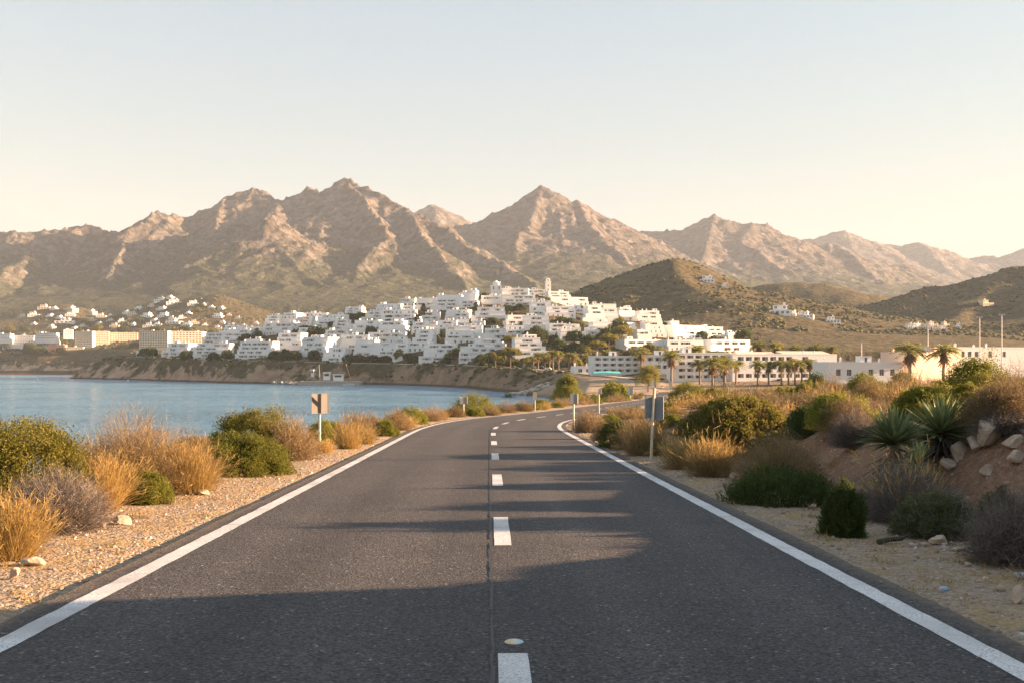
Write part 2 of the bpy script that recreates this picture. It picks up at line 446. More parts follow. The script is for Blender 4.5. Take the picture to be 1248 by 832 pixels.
    bump(nt, math_n(nt, 'ADD', s2.outputs[0], math_n(nt, 'MULTIPLY', vs.outputs['Distance'], -1.0)), .7, 1.6, b, nrm)
    nt.nodes[-1].inputs['Strength'].default_value = .7
    nt.links.new(math_n(nt, 'MULTIPLY', math_n(nt, 'MAXIMUM', sep.outputs[1], sep.outputs[2]), .8), [n for n in nt.nodes if n.type == 'BUMP'][-1].inputs['Strength'])
    return m

gm = mesh_np('ground', np.stack([GX, GY, GZ], 1), GQ, ground_mat(), smooth=True, attr={'soil': soil})
ground = tag(link('ground', gm), 'dry coastal ground rising to scrub hills', 'ground', kind='structure')

def sea_mat():
    m, nt, b = new_mat('sea_water'); P = pos(nt)
    mp = N(nt, 'ShaderNodeMapping'); nt.links.new(P, mp.inputs['Vector']); mp.inputs['Scale'].default_value = (.55, 1.5, 1)
    n1 = noise(nt, .42, 5, .62, mp.outputs[0], .4); n2 = noise(nt, .06, 3, .5, mp.outputs[0])
    n3 = noise(nt, .018, 4, .55, mp.outputs[0], .5)
    b.inputs['Base Color'].default_value = (.10, .235, .35, 1)
    rr = ramp(nt, n3.outputs[0], [(.35, (.10, .10, .10)), (.65, (.26, .26, .26))])
    nt.links.new(rr.outputs[0], b.inputs['Roughness']); b.inputs['IOR'].default_value = 1.33
    h = math_n(nt, 'ADD', n1.outputs[0], math_n(nt, 'MULTIPLY', n2.outputs[0], 1.5))
    bump(nt, h, 1.0, 1.35, b)
    return m
sv = np.array([(-6000, -300, 0), (150, -300, 0), (150, 900, 0), (-6000, 2600, 0)], float)
tag(link('sea', mesh_np('sea', sv, np.array([[0, 1, 2, 3]]), sea_mat())), 'calm blue bay water with small ripples', 'sea', kind='structure')

# ---- road
def asphalt_mat():
    m, nt, b = new_mat('asphalt'); P = pos(nt)
    la = nt.nodes.new('ShaderNodeAttribute'); la.attribute_name = 'across'; ls = nt.nodes.new('ShaderNodeSeparateColor'); nt.links.new(la.outputs['Color'], ls.inputs[0]); A = ls.outputs[0]
    n1 = noise(nt, 40.0, 5, .8, P); n2 = noise(nt, .5, 6, .68, P)
    vo = N(nt, 'ShaderNodeTexVoronoi'); vo.inputs['Scale'].default_value = 44.0; nt.links.new(P, vo.inputs['Vector'])
    vc = N(nt, 'ShaderNodeTexVoronoi', feature='DISTANCE_TO_EDGE'); vc.inputs['Scale'].default_value = 9.0
    nd = noise(nt, 6.0, 4, .6, P)
    va = N(nt, 'ShaderNodeVectorMath', operation='MULTIPLY_ADD'); va.inputs[1].default_value = (.25, .25, .25)
    nt.links.new(nd.outputs['Color'], va.inputs[0]); nt.links.new(P, va.inputs[2]); nt.links.new(va.outputs[0], vc.inputs['Vector'])
    base = ramp(nt, n1.outputs[0], [(.30, (.012, .012, .014)), (.5, (.050, .048, .050)), (.62, (.098, .094, .091)), (.72, (.27, .255, .24))])
    spk = ramp(nt, vo.outputs['Color'], [(.0, (.28, .28, .28)), (.5, (1, 1, 1)), (.90, (1.5, 1.48, 1.45)), (.94, (4.2, 4.0, 3.6))])
    c = mixc(nt, 1.0, base.outputs[0], spk.outputs[0], 'MULTIPLY')
    big = ramp(nt, n2.outputs[0], [(.3, (.84, .84, .86)), (.7, (1.14, 1.12, 1.1))])
    c = mixc(nt, 1.0, c, big.outputs[0], 'MULTIPLY')
    mp = N(nt, 'ShaderNodeMapping'); nt.links.new(P, mp.inputs['Vector']); mp.inputs['Scale'].default_value = (1.3, .05, 1)
    ln = ramp(nt, noise(nt, 1.0, 4, .6, mp.outputs[0]).outputs[0], [(.35, (.9, .9, .9)), (.65, (1.1, 1.09, 1.08))])
    c = mixc(nt, 1.0, c, ln.outputs[0], 'MULTIPLY')
    wob = noise(nt, .8, 5, .7, P)
    aw = math_n(nt, 'ADD', A, math_n(nt, 'MULTIPLY', math_n(nt, 'SUBTRACT', wob.outputs[0], .5), .05))
    g1, g0 = (1.16, 1.14, 1.12), (.90, .90, .91)
    tr = ramp(nt, aw, [(.05, g0), (.15, g1), (.24, g0), (.34, g1), (.44, g0), (.56, g0), (.64, g1), (.73, g0), (.84, g1), (.95, g0)])
    c = mixc(nt, 1.0, c, tr.outputs[0], 'MULTIPLY')
    ed = ramp(nt, math_n(nt, 'ADD', math_n(nt, 'ABSOLUTE', math_n(nt, 'SUBTRACT', A, .5)), math_n(nt, 'MULTIPLY', math_n(nt, 'SUBTRACT', noise(nt, 7, 6, .75, P).outputs[0], .5), .09)), [(.474, (0, 0, 0)), (.500, (1, 1, 1))])
    c = mixc(nt, math_n(nt, 'MULTIPLY', ed.outputs[0], .5), c, (.20, .15, .10))
    st = ramp(nt, noise(nt, .9, 5, .72, P, 1.2).outputs[0], [(.66, (1, 1, 1)), (.74, (.66, .66, .67))])
    c = mixc(nt, 1.0, c, st.outputs[0], 'MULTIPLY')
    ck = ramp(nt, vc.outputs['Distance'], [(.0, (1, 1, 1)), (.03, (0, 0, 0))])
    ckm = ramp(nt, noise(nt, 1.6, 4, .6, P).outputs[0], [(.52, (0, 0, 0)), (.60, (1, 1, 1))])
    c = mixc(nt, math_n(nt, 'MULTIPLY', math_n(nt, 'MULTIPLY', ck.outputs[0], ckm.outputs[0]), .8), c, (.018, .018, .02))
    nt.links.new(c, b.inputs['Base Color'])
    b.inputs['Roughness'].default_value = .82; b.inputs['Specular IOR Level'].default_value = .35
    bump(nt, math_n(nt, 'ADD', vo.outputs['Distance'], n1.outputs[0]), .55, .012, b)
    return m
def paint_mat():
    m, nt, b = new_mat('road_paint'); P = pos(nt)
    n1 = noise(nt, 60.0, 5, .75, P); n2 = noise(nt, 2.2, 5, .65, P)
    w = ramp(nt, n2.outputs[0], [(.3, (.54, .53, .52)), (.7, (.74, .73, .72))])
    wear = ramp(nt, math_n(nt, 'ADD', n1.outputs[0], math_n(nt, 'MULTIPLY', n2.outputs[0], .35)), [(.70, (0, 0, 0)), (.80, (1, 1, 1))])
    c = mixc(nt, math_n(nt, 'MULTIPLY', wear.outputs[0], .75), w.outputs[0], (.10, .10, .10))
    sm = ramp(nt, noise(nt, 1.1, 6, .7, P).outputs[0], [(.36, (.70, .69, .68)), (.6, (1, 1, 1))])
    c = mixc(nt, 1.0, c, sm.outputs[0], 'MULTIPLY')
    nt.links.new(c, b.inputs['Base Color']); b.inputs['Roughness'].default_value = .65
    bump(nt, n1.outputs[0], .3, .006, b)
    return m
M_ASPH, M_PAINT = asphalt_mat(), paint_mat()
M_TAR = simple('tar', (.018, .018, .02), .6)

def road_strip(y0, y1, o0, o1, dz, skirt=0.0, step=None, jag=0.0, seed=0):
    ys = [y0]
    while ys[-1] < y1: ys.append(ys[-1] + (step or (0.6 if ys[-1] < 130 else 2.0)))
    ys[-1] = y1; ys = np.array(ys)
    s = _slope(ys); nl = np.sqrt(1 + s * s); nx, ny = 1 / nl, -s / nl
    x = road_x(ys); z = road_z(ys) + dz
    j0 = jag * fbm(ys * 4.3, ys * 0, 5, seed, .7) if jag else 0; j1 = jag * fbm(ys * 4.3, ys * 0 + 9, 5, seed + 3, .7) if jag else 0
    A = np.stack([x + nx * (o0 + j0), ys + ny * (o0 + j0), z], 1); B = np.stack([x + nx * (o1 + j1), ys + ny * (o1 + j1), z], 1)
    n = len(ys); V = [A, B]; Q = []
    i = np.arange(n - 1)
    Q.append(np.stack([i, n + i, n + i + 1, i + 1], 1))
    if skirt:
        V += [A - [0.03, 0, skirt], B + [0.03, 0, 0] - [0, 0, skirt]]
        Q.append(np.stack([2 * n + i, i, i + 1, 2 * n + i + 1], 1)); Q.append(np.stack([n + i, 3 * n + i, 3 * n + i + 1, n + i + 1], 1))
    return np.concatenate(V), np.concatenate(Q)
v, q = road_strip(-24, 450, -RL, RR, 0.0, skirt=.16, jag=.05, seed=4)
na = len(v) // 4
road = tag(link('road', mesh_np('road', v, q, M_ASPH, attr={'across': np.tile(np.concatenate([np.zeros(na), np.ones(na)]), 2)[:, None]})), 'two lane asphalt coast road curving towards the town', 'road', kind='structure')
for off, w, sd in ((-LL, .21, 1), (LR, .21, 2)):
    v, q = road_strip(-24, 448, off - w / 2, off + w / 2, .004, step=.12, jag=.016, seed=sd)
    tag(part('edge_line', mesh_np('edge_line', v, q, M_PAINT), road), kind='structure')
y = 4.2 - 7.5 * 3
while y < 430:
    L = 2.65 if y < 45 else 3.2
    v, q = road_strip(y, y + L, -.075 + .0, .13, .004, step=.35, jag=.008, seed=int(y) + 90)
    tag(part('centre_dash', mesh_np('centre_dash', v, q, M_PAINT), road), kind='structure')
    y += 7.5
# irregular tar seam beside the centre dashes
for (a, b_, o, wd, sd) in ((-20, 30, -.115, .026, 7), (30, 62, -.115, .03, 8)):
    v, q = road_strip(a, b_, o - wd / 2, o + wd / 2, .0075, step=.03, jag=.028, seed=sd)
    tag(part('seam', mesh_np('seam', v, q, M_TAR), road), kind='structure')

# ---- mountains
def rock_mat(name, rockA, rockB, veg, zlo, zhi, nscale, bumpd):
    m, nt, b = new_mat(name); P = pos(nt)
    g = nt.nodes.new('ShaderNodeNewGeometry'); sx = N(nt, 'ShaderNodeSeparateXYZ'); nt.links.new(P, sx.inputs[0])
    sn = N(nt, 'ShaderNodeSeparateXYZ'); nt.links.new(g.outputs['Normal'], sn.inputs[0])
    n1 = noise(nt, nscale, 9, .66, P, .8); n2 = noise(nt, nscale * 9, 6, .7, P); n3 = noise(nt, nscale * 3.0, 6, .6, P)
    vs = N(nt, 'ShaderNodeTexVoronoi'); vs.inputs['Scale'].default_value = nscale * 14; nt.links.new(P, vs.inputs['Vector'])
    rk = ramp(nt, n1.outputs[0], [(.3, rockA), (.7, rockB)])
    dk = ramp(nt, n3.outputs[0], [(.42, (.55, .5, .44)), (.56, (1.08, 1.06, 1.03))])
    rk2 = mixc(nt, 1.0, rk.outputs[0], dk.outputs[0], 'MULTIPLY')
    vg = ramp(nt, n2.outputs[0], [(.35, veg), (.7, [c * 2.1 + .02 for c in veg])])
    hgt = N(nt, 'ShaderNodeMapRange'); hgt.inputs[1].default_value = zlo; hgt.inputs[2].default_value = zhi
    nt.links.new(sx.outputs[2], hgt.inputs[0])
    k = math_n(nt, 'ADD', hgt.outputs[0], math_n(nt, 'MULTIPLY', math_n(nt, 'SUBTRACT', n1.outputs[0], .5), 1.7))
    k = math_n(nt, 'ADD', k, math_n(nt, 'MULTIPLY', math_n(nt, 'SUBTRACT', .80, sn.outputs[2]), 1.5))
    k = math_n(nt, 'ADD', k, math_n(nt, 'MULTIPLY', math_n(nt, 'SUBTRACT', n2.outputs[0], .5), 1.1))
    mk = ramp(nt, k, [(.34, (0, 0, 0)), (.62, (1, 1, 1))])
    c = mixc(nt, mk.outputs[0], vg.outputs[0], rk2)
    nt.links.new(c, b.inputs['Base Color']); b.inputs['Roughness'].default_value = 1; b.inputs['Specular IOR Level'].default_value = .05
    rg_ = noise(nt, nscale * 2.2, 9, .6, P, .4); rg_.noise_type = 'RIDGED_MULTIFRACTAL'
    vein = ramp(nt, rg_.outputs[0], [(.25, (.62, .58, .54)), (.75, (1.12, 1.1, 1.08))])
    c = mixc(nt, mk.outputs[0], c, mixc(nt, 1.0, c, vein.outputs[0], 'MULTIPLY'))
    nt.links.new(c, b.inputs['Base Color'])
    nr_ = bump(nt, rg_.outputs[0], .8, bumpd * .9, None)
    bump(nt, math_n(nt, 'ADD', n2.outputs[0], math_n(nt, 'MULTIPLY', vs.outputs['Distance'], -.5)), .8, bumpd * .22, b, nr_)
    return m

def spurs(lines, seed, gap=170.0, length=(260, 520), keep=.86):
    """side ridges running down from the traced crests; returns 3-D polylines"""
    rg = np.random.default_rng(seed); out = []
    for ln in lines:
        pts = np.array([(PX(a, Y), Y, PZ(b, Y)) for a, b, Y in ln])
        out.append(pts)
        seg = np.diff(pts, axis=0); L = np.hypot(seg[:, 0], seg[:, 1]); cum = np.concatenate([[0], np.cumsum(L)])
        s = rg.uniform(30, gap)
        while s < cum[-1]:
            i = min(np.searchsorted(cum, s) - 1, len(seg) - 1); i = max(i, 0); t = (s - cum[i]) / max(L[i], 1e-6)
            p = pts[i] + seg[i] * t
            d = seg[i][:2] / max(L[i], 1e-6); nrm = np.array([-d[1], d[0]])
            for sg in (-1, 1):
                if rg.random() < .12: continue
                a = rg.uniform(-.45, .45); v = np.array([nrm[0] * math.cos(a) - nrm[1] * math.sin(a), nrm[0] * math.sin(a) + nrm[1] * math.cos(a)]) * sg
                le = rg.uniform(*length) * min(1.0, .35 + p[2] / 450); z = p[2]; q = [(p[0], p[1], z * .985)]; x, y = p[0], p[1]
                n = 5
                for k in range(n):
                    f = (k + 1) / n
                    b = rg.normal(0, .22); v = np.array([v[0] * math.cos(b) - v[1] * math.sin(b), v[0] * math.sin(b) + v[1] * math.cos(b)])
                    x += v[0] * le / n; y += v[1] * le / n
                    z = p[2] * (1 - f * keep * min(1, le / (p[2] * 1.35 + 60))) * (1 - .05 * rg.random())
                    q.append((x, y, max(z, 3)))
                out.append(np.array(q))
            s += rg.uniform(.6, 1.4) * gap
    return out

def spur_h(x, y, polys, s0, p):
    h = np.zeros(np.shape(x))
    for pts in polys:
        lo = pts.min(0); hi = pts.max(0); pad = hi[2] / s0 * 1.9 + 50
        k = np.nonzero((x > lo[0] - pad) & (x < hi[0] + pad) & (y > lo[1] - pad) & (y < hi[1] + pad))[0]
        if not len(k): continue
        xs, ys_, hs = x[k], y[k], h[k]
        for (ax, ay, az), (bx, by, bz) in zip(pts[:-1], pts[1:]):
            dx, dy = bx - ax, by - ay
            t = np.clip(((xs - ax) * dx + (ys_ - ay) * dy) / (dx * dx + dy * dy + 1e-6), 0, 1)
            d = np.hypot(xs - ax - t * dx, ys_ - ay - t * dy)
            zr = np.maximum(az + (bz - az) * t, 1.0)
            hs = np.maximum(hs, zr * np.exp(-((d * s0 / zr) ** p)))
        h[k] = hs
    return h

def mountain(name, label, lines, s0, y0, y1, x0, x1, res, mat, amp, nsc, warp, seed, p=1.0, gap=170, length=(260, 520)):
    xs = np.arange(x0, x1, res); ys = np.arange(y0, y1, res)
    X, Y = np.meshgrid(xs, ys); Xf, Yf = X.ravel(), Y.ravel()
    ax = Xf + warp * fbm(Xf / nsc, Yf / nsc, 5, seed); ay = Yf + warp * fbm(Xf / nsc, Yf / nsc, 5, seed + 50)
    h = spur_h(ax, ay, spurs(lines, seed, gap, length), s0, p)
    r = ridged(Xf / (nsc * .55), Yf / (nsc * .55), 6, seed + 20, .58) - .42
    r3 = ridged(ax / (nsc * .16), ay / (nsc * .16), 4, seed + 31, .6) - .42
    h = h + r * amp * sstep(30, 330, h) + r3 * amp * .85 * sstep(120, 420, h)
    edge = np.minimum.reduce([(Xf - x0), (x1 - Xf), (Yf - y0), (y1 - Yf)])
    h = h * sstep(0, 250, edge) - 30 * sstep(200, 0, edge) - 6
    n, m_ = X.shape; ii = np.arange(n * m_).reshape(n, m_)
    Q = np.stack([ii[:-1, :-1], ii[:-1, 1:], ii[1:, 1:], ii[1:, :-1]], -1).reshape(-1, 4)
    o = link(name, mesh_np(name, np.stack([Xf, Yf, h], 1), Q, mat, smooth=True))
    return tag(o, label, 'mountain', kind='structure')

def cr(Y, *pts): return [(a, b, (c[0] if c else Y)) for a, b, *c in pts]
M1 = [cr(3400, (-200,310,3100), (-60,290,3150), (20,280,3200), (67,277,3250), (98,273,3300), (135,281,3250), (148,279,3180), (182,264,3160), (195,257,3150), (206,262,3180), (229,263,3300), (259,252,3350), (276,240), (308,227.5,3450), (340,243,3450), (362,236,3480), (380,226.5,3500), (397,233,3500), (409,226,3480), (421,219,3450), (434,223,3430), (447,228,3400), (470,240,3340), (491,250,3300), (511,262,3220), (538,271,3150), (568,299,3000), (602,313,2900), (635,334,2780), (660,352,2650), (700,378,2500)),
      cr(0, (195,257,3150), (150,283,2950), (146,303,2800), (125,340,2600), (84,376,2350), (50,398,2150)),
      cr(0, (98,273,3300), (40,308,2900), (0,333,2600), (-60,352,2400)),
      cr(0, (276,240,3400), (262,280,3100), (225,318,2800), (180,345,2550), (150,378,2300)),
      cr(0, (340,243,3450), (332,266,3100), (325,258,2900), (338,294,2750), (365,324,2600), (410,352,2400), (450,378,2200)),
      cr(0, (325,258,2900), (300,290,2750), (272,322,2600), (240,352,2400), (215,380,2200)),
      cr(0, (421,219,3450), (455,262,3150), (470,284,2950), (445,318,2700), (425,352,2450)),
      cr(0, (491,250,3300), (522,288,2950), (548,322,2700), (572,358,2450)),
      cr(0, (380,227,3500), (390,262,3250), (395,300,3000), (392,335,2750))]
M2 = [cr(4000, (430,320), (500,298), (551,277), (575,270), (600,259), (619,250), (642,238), (651,230), (657.5,226.5), (665,230), (676,235), (693,247), (701,242), (713,250), (737,264), (757,272), (773,279), (800,292), (850,318,3800), (900,345,3500)),
      cr(0, (701,242,4000), (728,276,3600), (748,302,3400), (785,338,3100), (830,368,2800)),
      cr(0, (657.5,226.5,4000), (642,270,3600), (622,318,3250), (600,352,2950)),
      cr(0, (676,235,4000), (690,290,3500), (684,340,3100)),
      cr(0, (757,272,4000), (790,302,3650), (838,332,3350), (870,352,3050))]
M3 = [cr(4800, (700,310), (770,283), (800,278), (832,277), (854,268), (870,260.5), (886,268), (897,272), (915,268.5), (929,273), (943,281), (958,284), (976,295), (990,297), (1019,297), (1044,311), (1065,316), (1105,321), (1130,333), (1166,346), (1230,370)),
      cr(0, (870,260.5,4800), (868,292,4400), (850,325,4000), (840,350,3600)),
      cr(0, (915,268.5,4800), (905,292,4450), (950,322,4100), (1020,365,3650)),
      cr(0, (1019,297,4800), (1040,313,4500), (1075,345,4000), (1110,372,3600))]
M4 = [cr(6600, (820,310), (900,300), (976,291.5), (1001,290), (1014,284), (1026,281.5), (1044,286), (1076,300), (1098,299), (1121,293.5), (1144,300), (1177,311), (1195,309), (1213,311), (1248,301), (1300,295), (1380,305), (1480,330)),
      cr(0, (1026,281.5,6600), (1050,320,6000), (1080,350,5500)), cr(0, (1121,293.5,6600), (1150,325,6000), (1190,350,5500))]
M0 = [cr(5200, (440,300), (480,276), (504,255.5), (513,250), (523,247.5), (532,252), (541,257), (556,263), (572,270), (620,300), (680,330)), cr(0, (523,247.5,5200), (545,285,4700), (560,310,4300))]
mr = rock_mat('limestone', (.135, .128, .126), (.275, .262, .255), (.034, .036, .021), 110, 560, .011, 22)
mountain('mountain', 'rocky grey mountain massif with the highest jagged crest behind the bay', M1, .74, 1950, 4300, -2350, 950, 6.5, mr, 26, 230, 24, 101, 1.0, 230, (300, 620))
mountain('mountain', 'pyramid shaped rocky mountain behind the town hill', M2, .70, 2300, 5000, -1000, 1700, 10.0, mr, 26, 270, 26, 202, 1.0, 330, (400, 850))
mountain('mountain', 'long rocky mountain ridge behind the dark scrub hills', M3, .62, 3000, 5900, 150, 3000, 13.0, mr, 28, 300, 28, 303, 1.0, 360, (450, 900))
mountain('mountain', 'small pale peak showing between the two big mountains', M0, .6, 4100, 5900, -1200, 700, 20.0, mr, 30, 430, 36, 404, 1.0, 300, (300, 700))
mountain('mountain', 'faint farthest mountain ridge fading into haze', M4, .55, 5200, 7400, 700, 4080, 22.0, mr, 35, 520, 36, 505, 1.0, 380, (400, 900))
# ------------------------------------------------------------------ plants
GREEN = leafmat('leaf_green', (.095, .115, .018), (.20, .205, .032), (.31, .285, .055), .5)
OLIVE = leafmat('leaf_olive', (.12, .12, .02), (.225, .205, .038), (.34, .29, .062), .5)
DARKG = leafmat('leaf_dark', (.036, .058, .015), (.075, .105, .026), (.125, .145, .04), .35)
GREYG = leafmat('leaf_grey_green', (.07, .082, .033), (.12, .13, .052), (.18, .18, .08), .3)
GOLD = leafmat('straw_gold', (.26, .165, .053), (.40, .27, .092), (.54, .385, .15), .45)
BROWN = leafmat('twig_brown', (.13, .092, .05), (.24, .168, .09), (.36, .265, .15), .25)
GREYT = leafmat('twig_grey', (.095, .078, .068), (.17, .142, .122), (.27, .23, .195), .2)
ROSY = leafmat('twig_rosy', (.14, .098, .047), (.25, .175, .083), (.37, .27, .14), .3)
BARK = simple('bark', (.16, .11, .075), .9, .3, 14)
AGAVE = leafmat('agave_leaf', (.13, .17, .075), (.22, .26, .11), (.36, .37, .16), .3, .45)
DEAD = leafmat('dead_leaf', (.06, .05, .04), (.11, .095, .08), (.17, .145, .12), .15)
PALM = leafmat('palm_frond', (.12, .14, .03), (.23, .23, .055), (.36, .31, .09), .5)
SKIRT = leafmat('palm_skirt', (.16, .095, .045), (.27, .17, .08), (.36, .24, .12), .2)
PTRUNK = simple('palm_trunk', (.22, .16, .11), .95, .35, 5)
ROCK = None

def unit(v): return v / (np.linalg.norm(v, axis=-1, keepdims=True) + 1e-9)

def leaves(P, rg, s, asp=.45, up=.3, out=None):
    """diamond leaves at points P; returns V, Q"""
    n = len(P)
    a = rg.normal(size=(n, 3)); a[:, 2] += up
    if out is not None: a = a + out
    a = unit(a); b = unit(np.cross(a, rg.normal(size=(n, 3))))
    L = (s * rg.uniform(.6, 1.35, n))[:, None]
    c = np.cross(a, b) * L * .12
    V = np.stack([P - a * L * .5, P + b * L * asp * .5 + c, P + a * L * .5, P - b * L * asp * .5 + c], 1).reshape(-1, 3)
    return V, np.arange(4 * n).reshape(n, 4)

def strands(P0, D, L, w, rg, nseg=3, bend=.25, grav=0.0, taper=.85, thick=False):
    """tapered ribbons from P0 along D (unit) of length L; returns V, Q and the tips"""
    n = len(P0); L = np.broadcast_to(np.asarray(L, float), (n,))
    t = np.linspace(0, 1, nseg + 1)
    bv = rg.normal(size=(n, 3)) * bend; bv[:, 2] -= grav
    C = P0[:, None, :] + L[:, None, None] * (D[:, None, :] * t[None, :, None] + bv[:, None, :] * (t ** 2)[None, :, None])
    T = np.gradient(C, axis=1) if nseg > 0 else D[:, None, :]
    S = unit(np.cross(T, rg.normal(size=(n, 1, 3))))
    ww = (w * (1 - taper * t))[None, :, None] * rg.uniform(.7, 1.3, (n, 1, 1))
    V = np.stack([C - S * ww * .5, C + S * ww * .5], 2).reshape(-1, 3)
    k = nseg + 1
    base = (np.arange(n) * k * 2)[:, None]
    j = np.arange(nseg)[None, :] * 2
    Q = np.stack([base + j, base + j + 1, base + j + 3, base + j + 2], -1).reshape(-1, 4)
    return V, Q, C

def join(parts):
    V = []; Q = []; o = 0
    for v, q in parts:
        V.append(v); Q.append(q + o); o += len(v)
    return np.concatenate(V), np.concatenate(Q)

def dome_dirs(n, rg, low=-.05):
    z = rg.uniform(low, 1, n); a = rg.uniform(0, 2 * math.pi, n); r = np.sqrt(np.maximum(0, 1 - z * z))
    return np.stack([r * np.cos(a), r * np.sin(a), z], 1)

def lump(D, rg, amp=.22):
    a = rg.uniform(-9, 9, 3)
    return 1 + amp * fbm(D[:, 0] * 2.1 + a[0] + D[:, 2] * 1.3, D[:, 1] * 2.1 + a[1] - D[:, 2] * .9, 3, int(rg.integers(1000)))

def woody(rg, r, h, n=9, forks=3, w=.045, reach=.75):
    """bare limbs rising from the root of a shrub"""
    D = dome_dirs(n, rg, .25); D[:, :2] *= 1.0
    P0 = rg.normal(size=(n, 3)) * [.05 * r, .05 * r, 0]
    sc = np.array([r, r, h]); D2 = D * sc; Ls = np.linalg.norm(D2, axis=1)
    v, q, C = strands(P0, unit(D2), Ls * reach * .6, w, rg, 3, .12, 0, .5)
    ps = [(v, q)]
    for f in range(forks):
        e = C[:, -1] * rg.uniform(.65, 1.0, (n, 1)); d2 = unit(unit(D2) + rg.normal(size=(n, 3)) * .45)
        v, q, _ = strands(e, d2, Ls * reach * .45, w * .45, rg, 3, .2, 0, .8); ps.append((v, q))
    # crossing copies give the limbs thickness from every side
    v2, q2, _ = strands(P0, unit(D2), Ls * reach * .6, w, rg, 3, .12, 0, .5); ps.append((v2, q2))
    return join(ps)

def leafy(rg, r, h, nc=70, per=90, ls=.05, cr=.2, asp=.5, low=-.05, hollow=.6, amp=.22, up=.3, flat=1.0):
    D = dome_dirs(nc, rg, low); rad = rg.uniform(hollow, 1.0, nc) ** .6 * lump(D, rg, amp)
    Cn = D * rad[:, None] * [r, r, h]
    m = rg.uniform(.5, 1.4, nc)[:, None, None]
    off = unit(rg.normal(size=(nc, per, 3))) * rg.uniform(0, 1, (nc, per, 1)) ** .5 * cr * m * [1, 1, flat]
    P = (Cn[:, None] + off).reshape(-1, 3)
    keep = P[:, 2] > -.02
    out = np.repeat(D, per, 0)[keep]
    return leaves(P[keep], rg, ls, asp, up, out * .6)

def twiggy(rg, r, h, n=500, sub=5, w=.008, low=.0, fuzz=0.0, amp=.15, lensub=.3):
    D = dome_dirs(n, rg, low); rad = rg.uniform(.72, 1.0, n) * lump(D, rg, amp)
    T = D * rad[:, None] * [r, r, h]
    P0 = D * [r * .12, r * .12, 0] + rg.normal(size=(n, 3)) * [r * .1, r * .1, 0]
    d = T - P0; L = np.linalg.norm(d, axis=1)
    v, q, C = strands(P0, unit(d), L, w * 1.6, rg, 3, .1, -.03, .6)
    ps = [(v, q)]
    ci = rg.integers(1, 4, (n, sub)); e = C[np.arange(n)[:, None], ci].reshape(-1, 3)
    d2 = unit(np.repeat(unit(d), sub, 0) + rg.normal(size=(n * sub, 3)) * .55)
    v, q, C2 = strands(e, d2, rg.uniform(.5, 1.2, n * sub) * lensub * min(r, h), w, rg, 2, .2, 0, .7); ps.append((v, q))
    if fuzz:
        e2 = C2[:, -1]; k = rg.random(len(e2)) < fuzz; ps.append(leaves(e2[k], rg, w * 5, .5, .5))
    v, q = join(ps); v[:, 2] = np.maximum(v[:, 2], -.03)
    return v, q

def grassy(rg, r, h, n=600, w=.008, seed=.3, spread=.55):
    a = rg.uniform(0, 2 * math.pi, n); rr = np.sqrt(rg.random(n)) * r * .45
    P0 = np.stack([rr * np.cos(a), rr * np.sin(a), np.zeros(n)], 1)
    tilt = rg.normal(0, spread, n) * .6 + rr / (r + 1e-6) * .7; az = a + rg.normal(0, .6, n)
    D = np.stack([np.sin(tilt) * np.cos(az), np.sin(tilt) * np.sin(az), np.cos(tilt)], 1)
    L = h * rg.uniform(.5, 1.08, n)
    v, q, C = strands(P0, unit(D), L, w, rg, 4, .16, .12, .85)
    ps = [(v, q)]
    k = rg.random(n) < seed; e = C[k][:, -1]; dirs = unit(C[k][:, -1] - C[k][:, -2])
    for f in range(3):
        v, q, _ = strands(e - dirs * h * .05 * f, unit(dirs + rg.normal(size=e.shape) * .25), h * .12, w * 1.5, rg, 1, .1, 0, .4); ps.append((v, q))
    return join(ps)

def needle_bush(rg, r, h, n=900, per=12, ls=.05):
    """upright sprigs clothed in narrow leaves (rosemary like)"""
    D = dome_dirs(n, rg, -.02); c = dome_dirs(26, rg, -.02); nb = (D @ c.T).max(1); rad = rg.uniform(.55, 1.0, n) ** .5 * lump(D, rg, .24) * (.72 + .34 * np.clip((nb - .86) / .14, 0, 1))
    T = D * rad[:, None] * [r, r, h]; ax = unit(D * .55 + [0, 0, .85])
    t = rg.uniform(0, 1, (n, per))
    P = T[:, None] - ax[:, None] * t[..., None] * .28 * h
    A = unit(np.repeat(ax, per, 0) + rg.normal(size=(n * per, 3)) * .45)
    P = P.reshape(-1, 3); k = P[:, 2] > 0
    v, q, _ = strands(P[k], A[k], ls, ls * .2, rg, 1, .1, 0, .5)
    return v, q

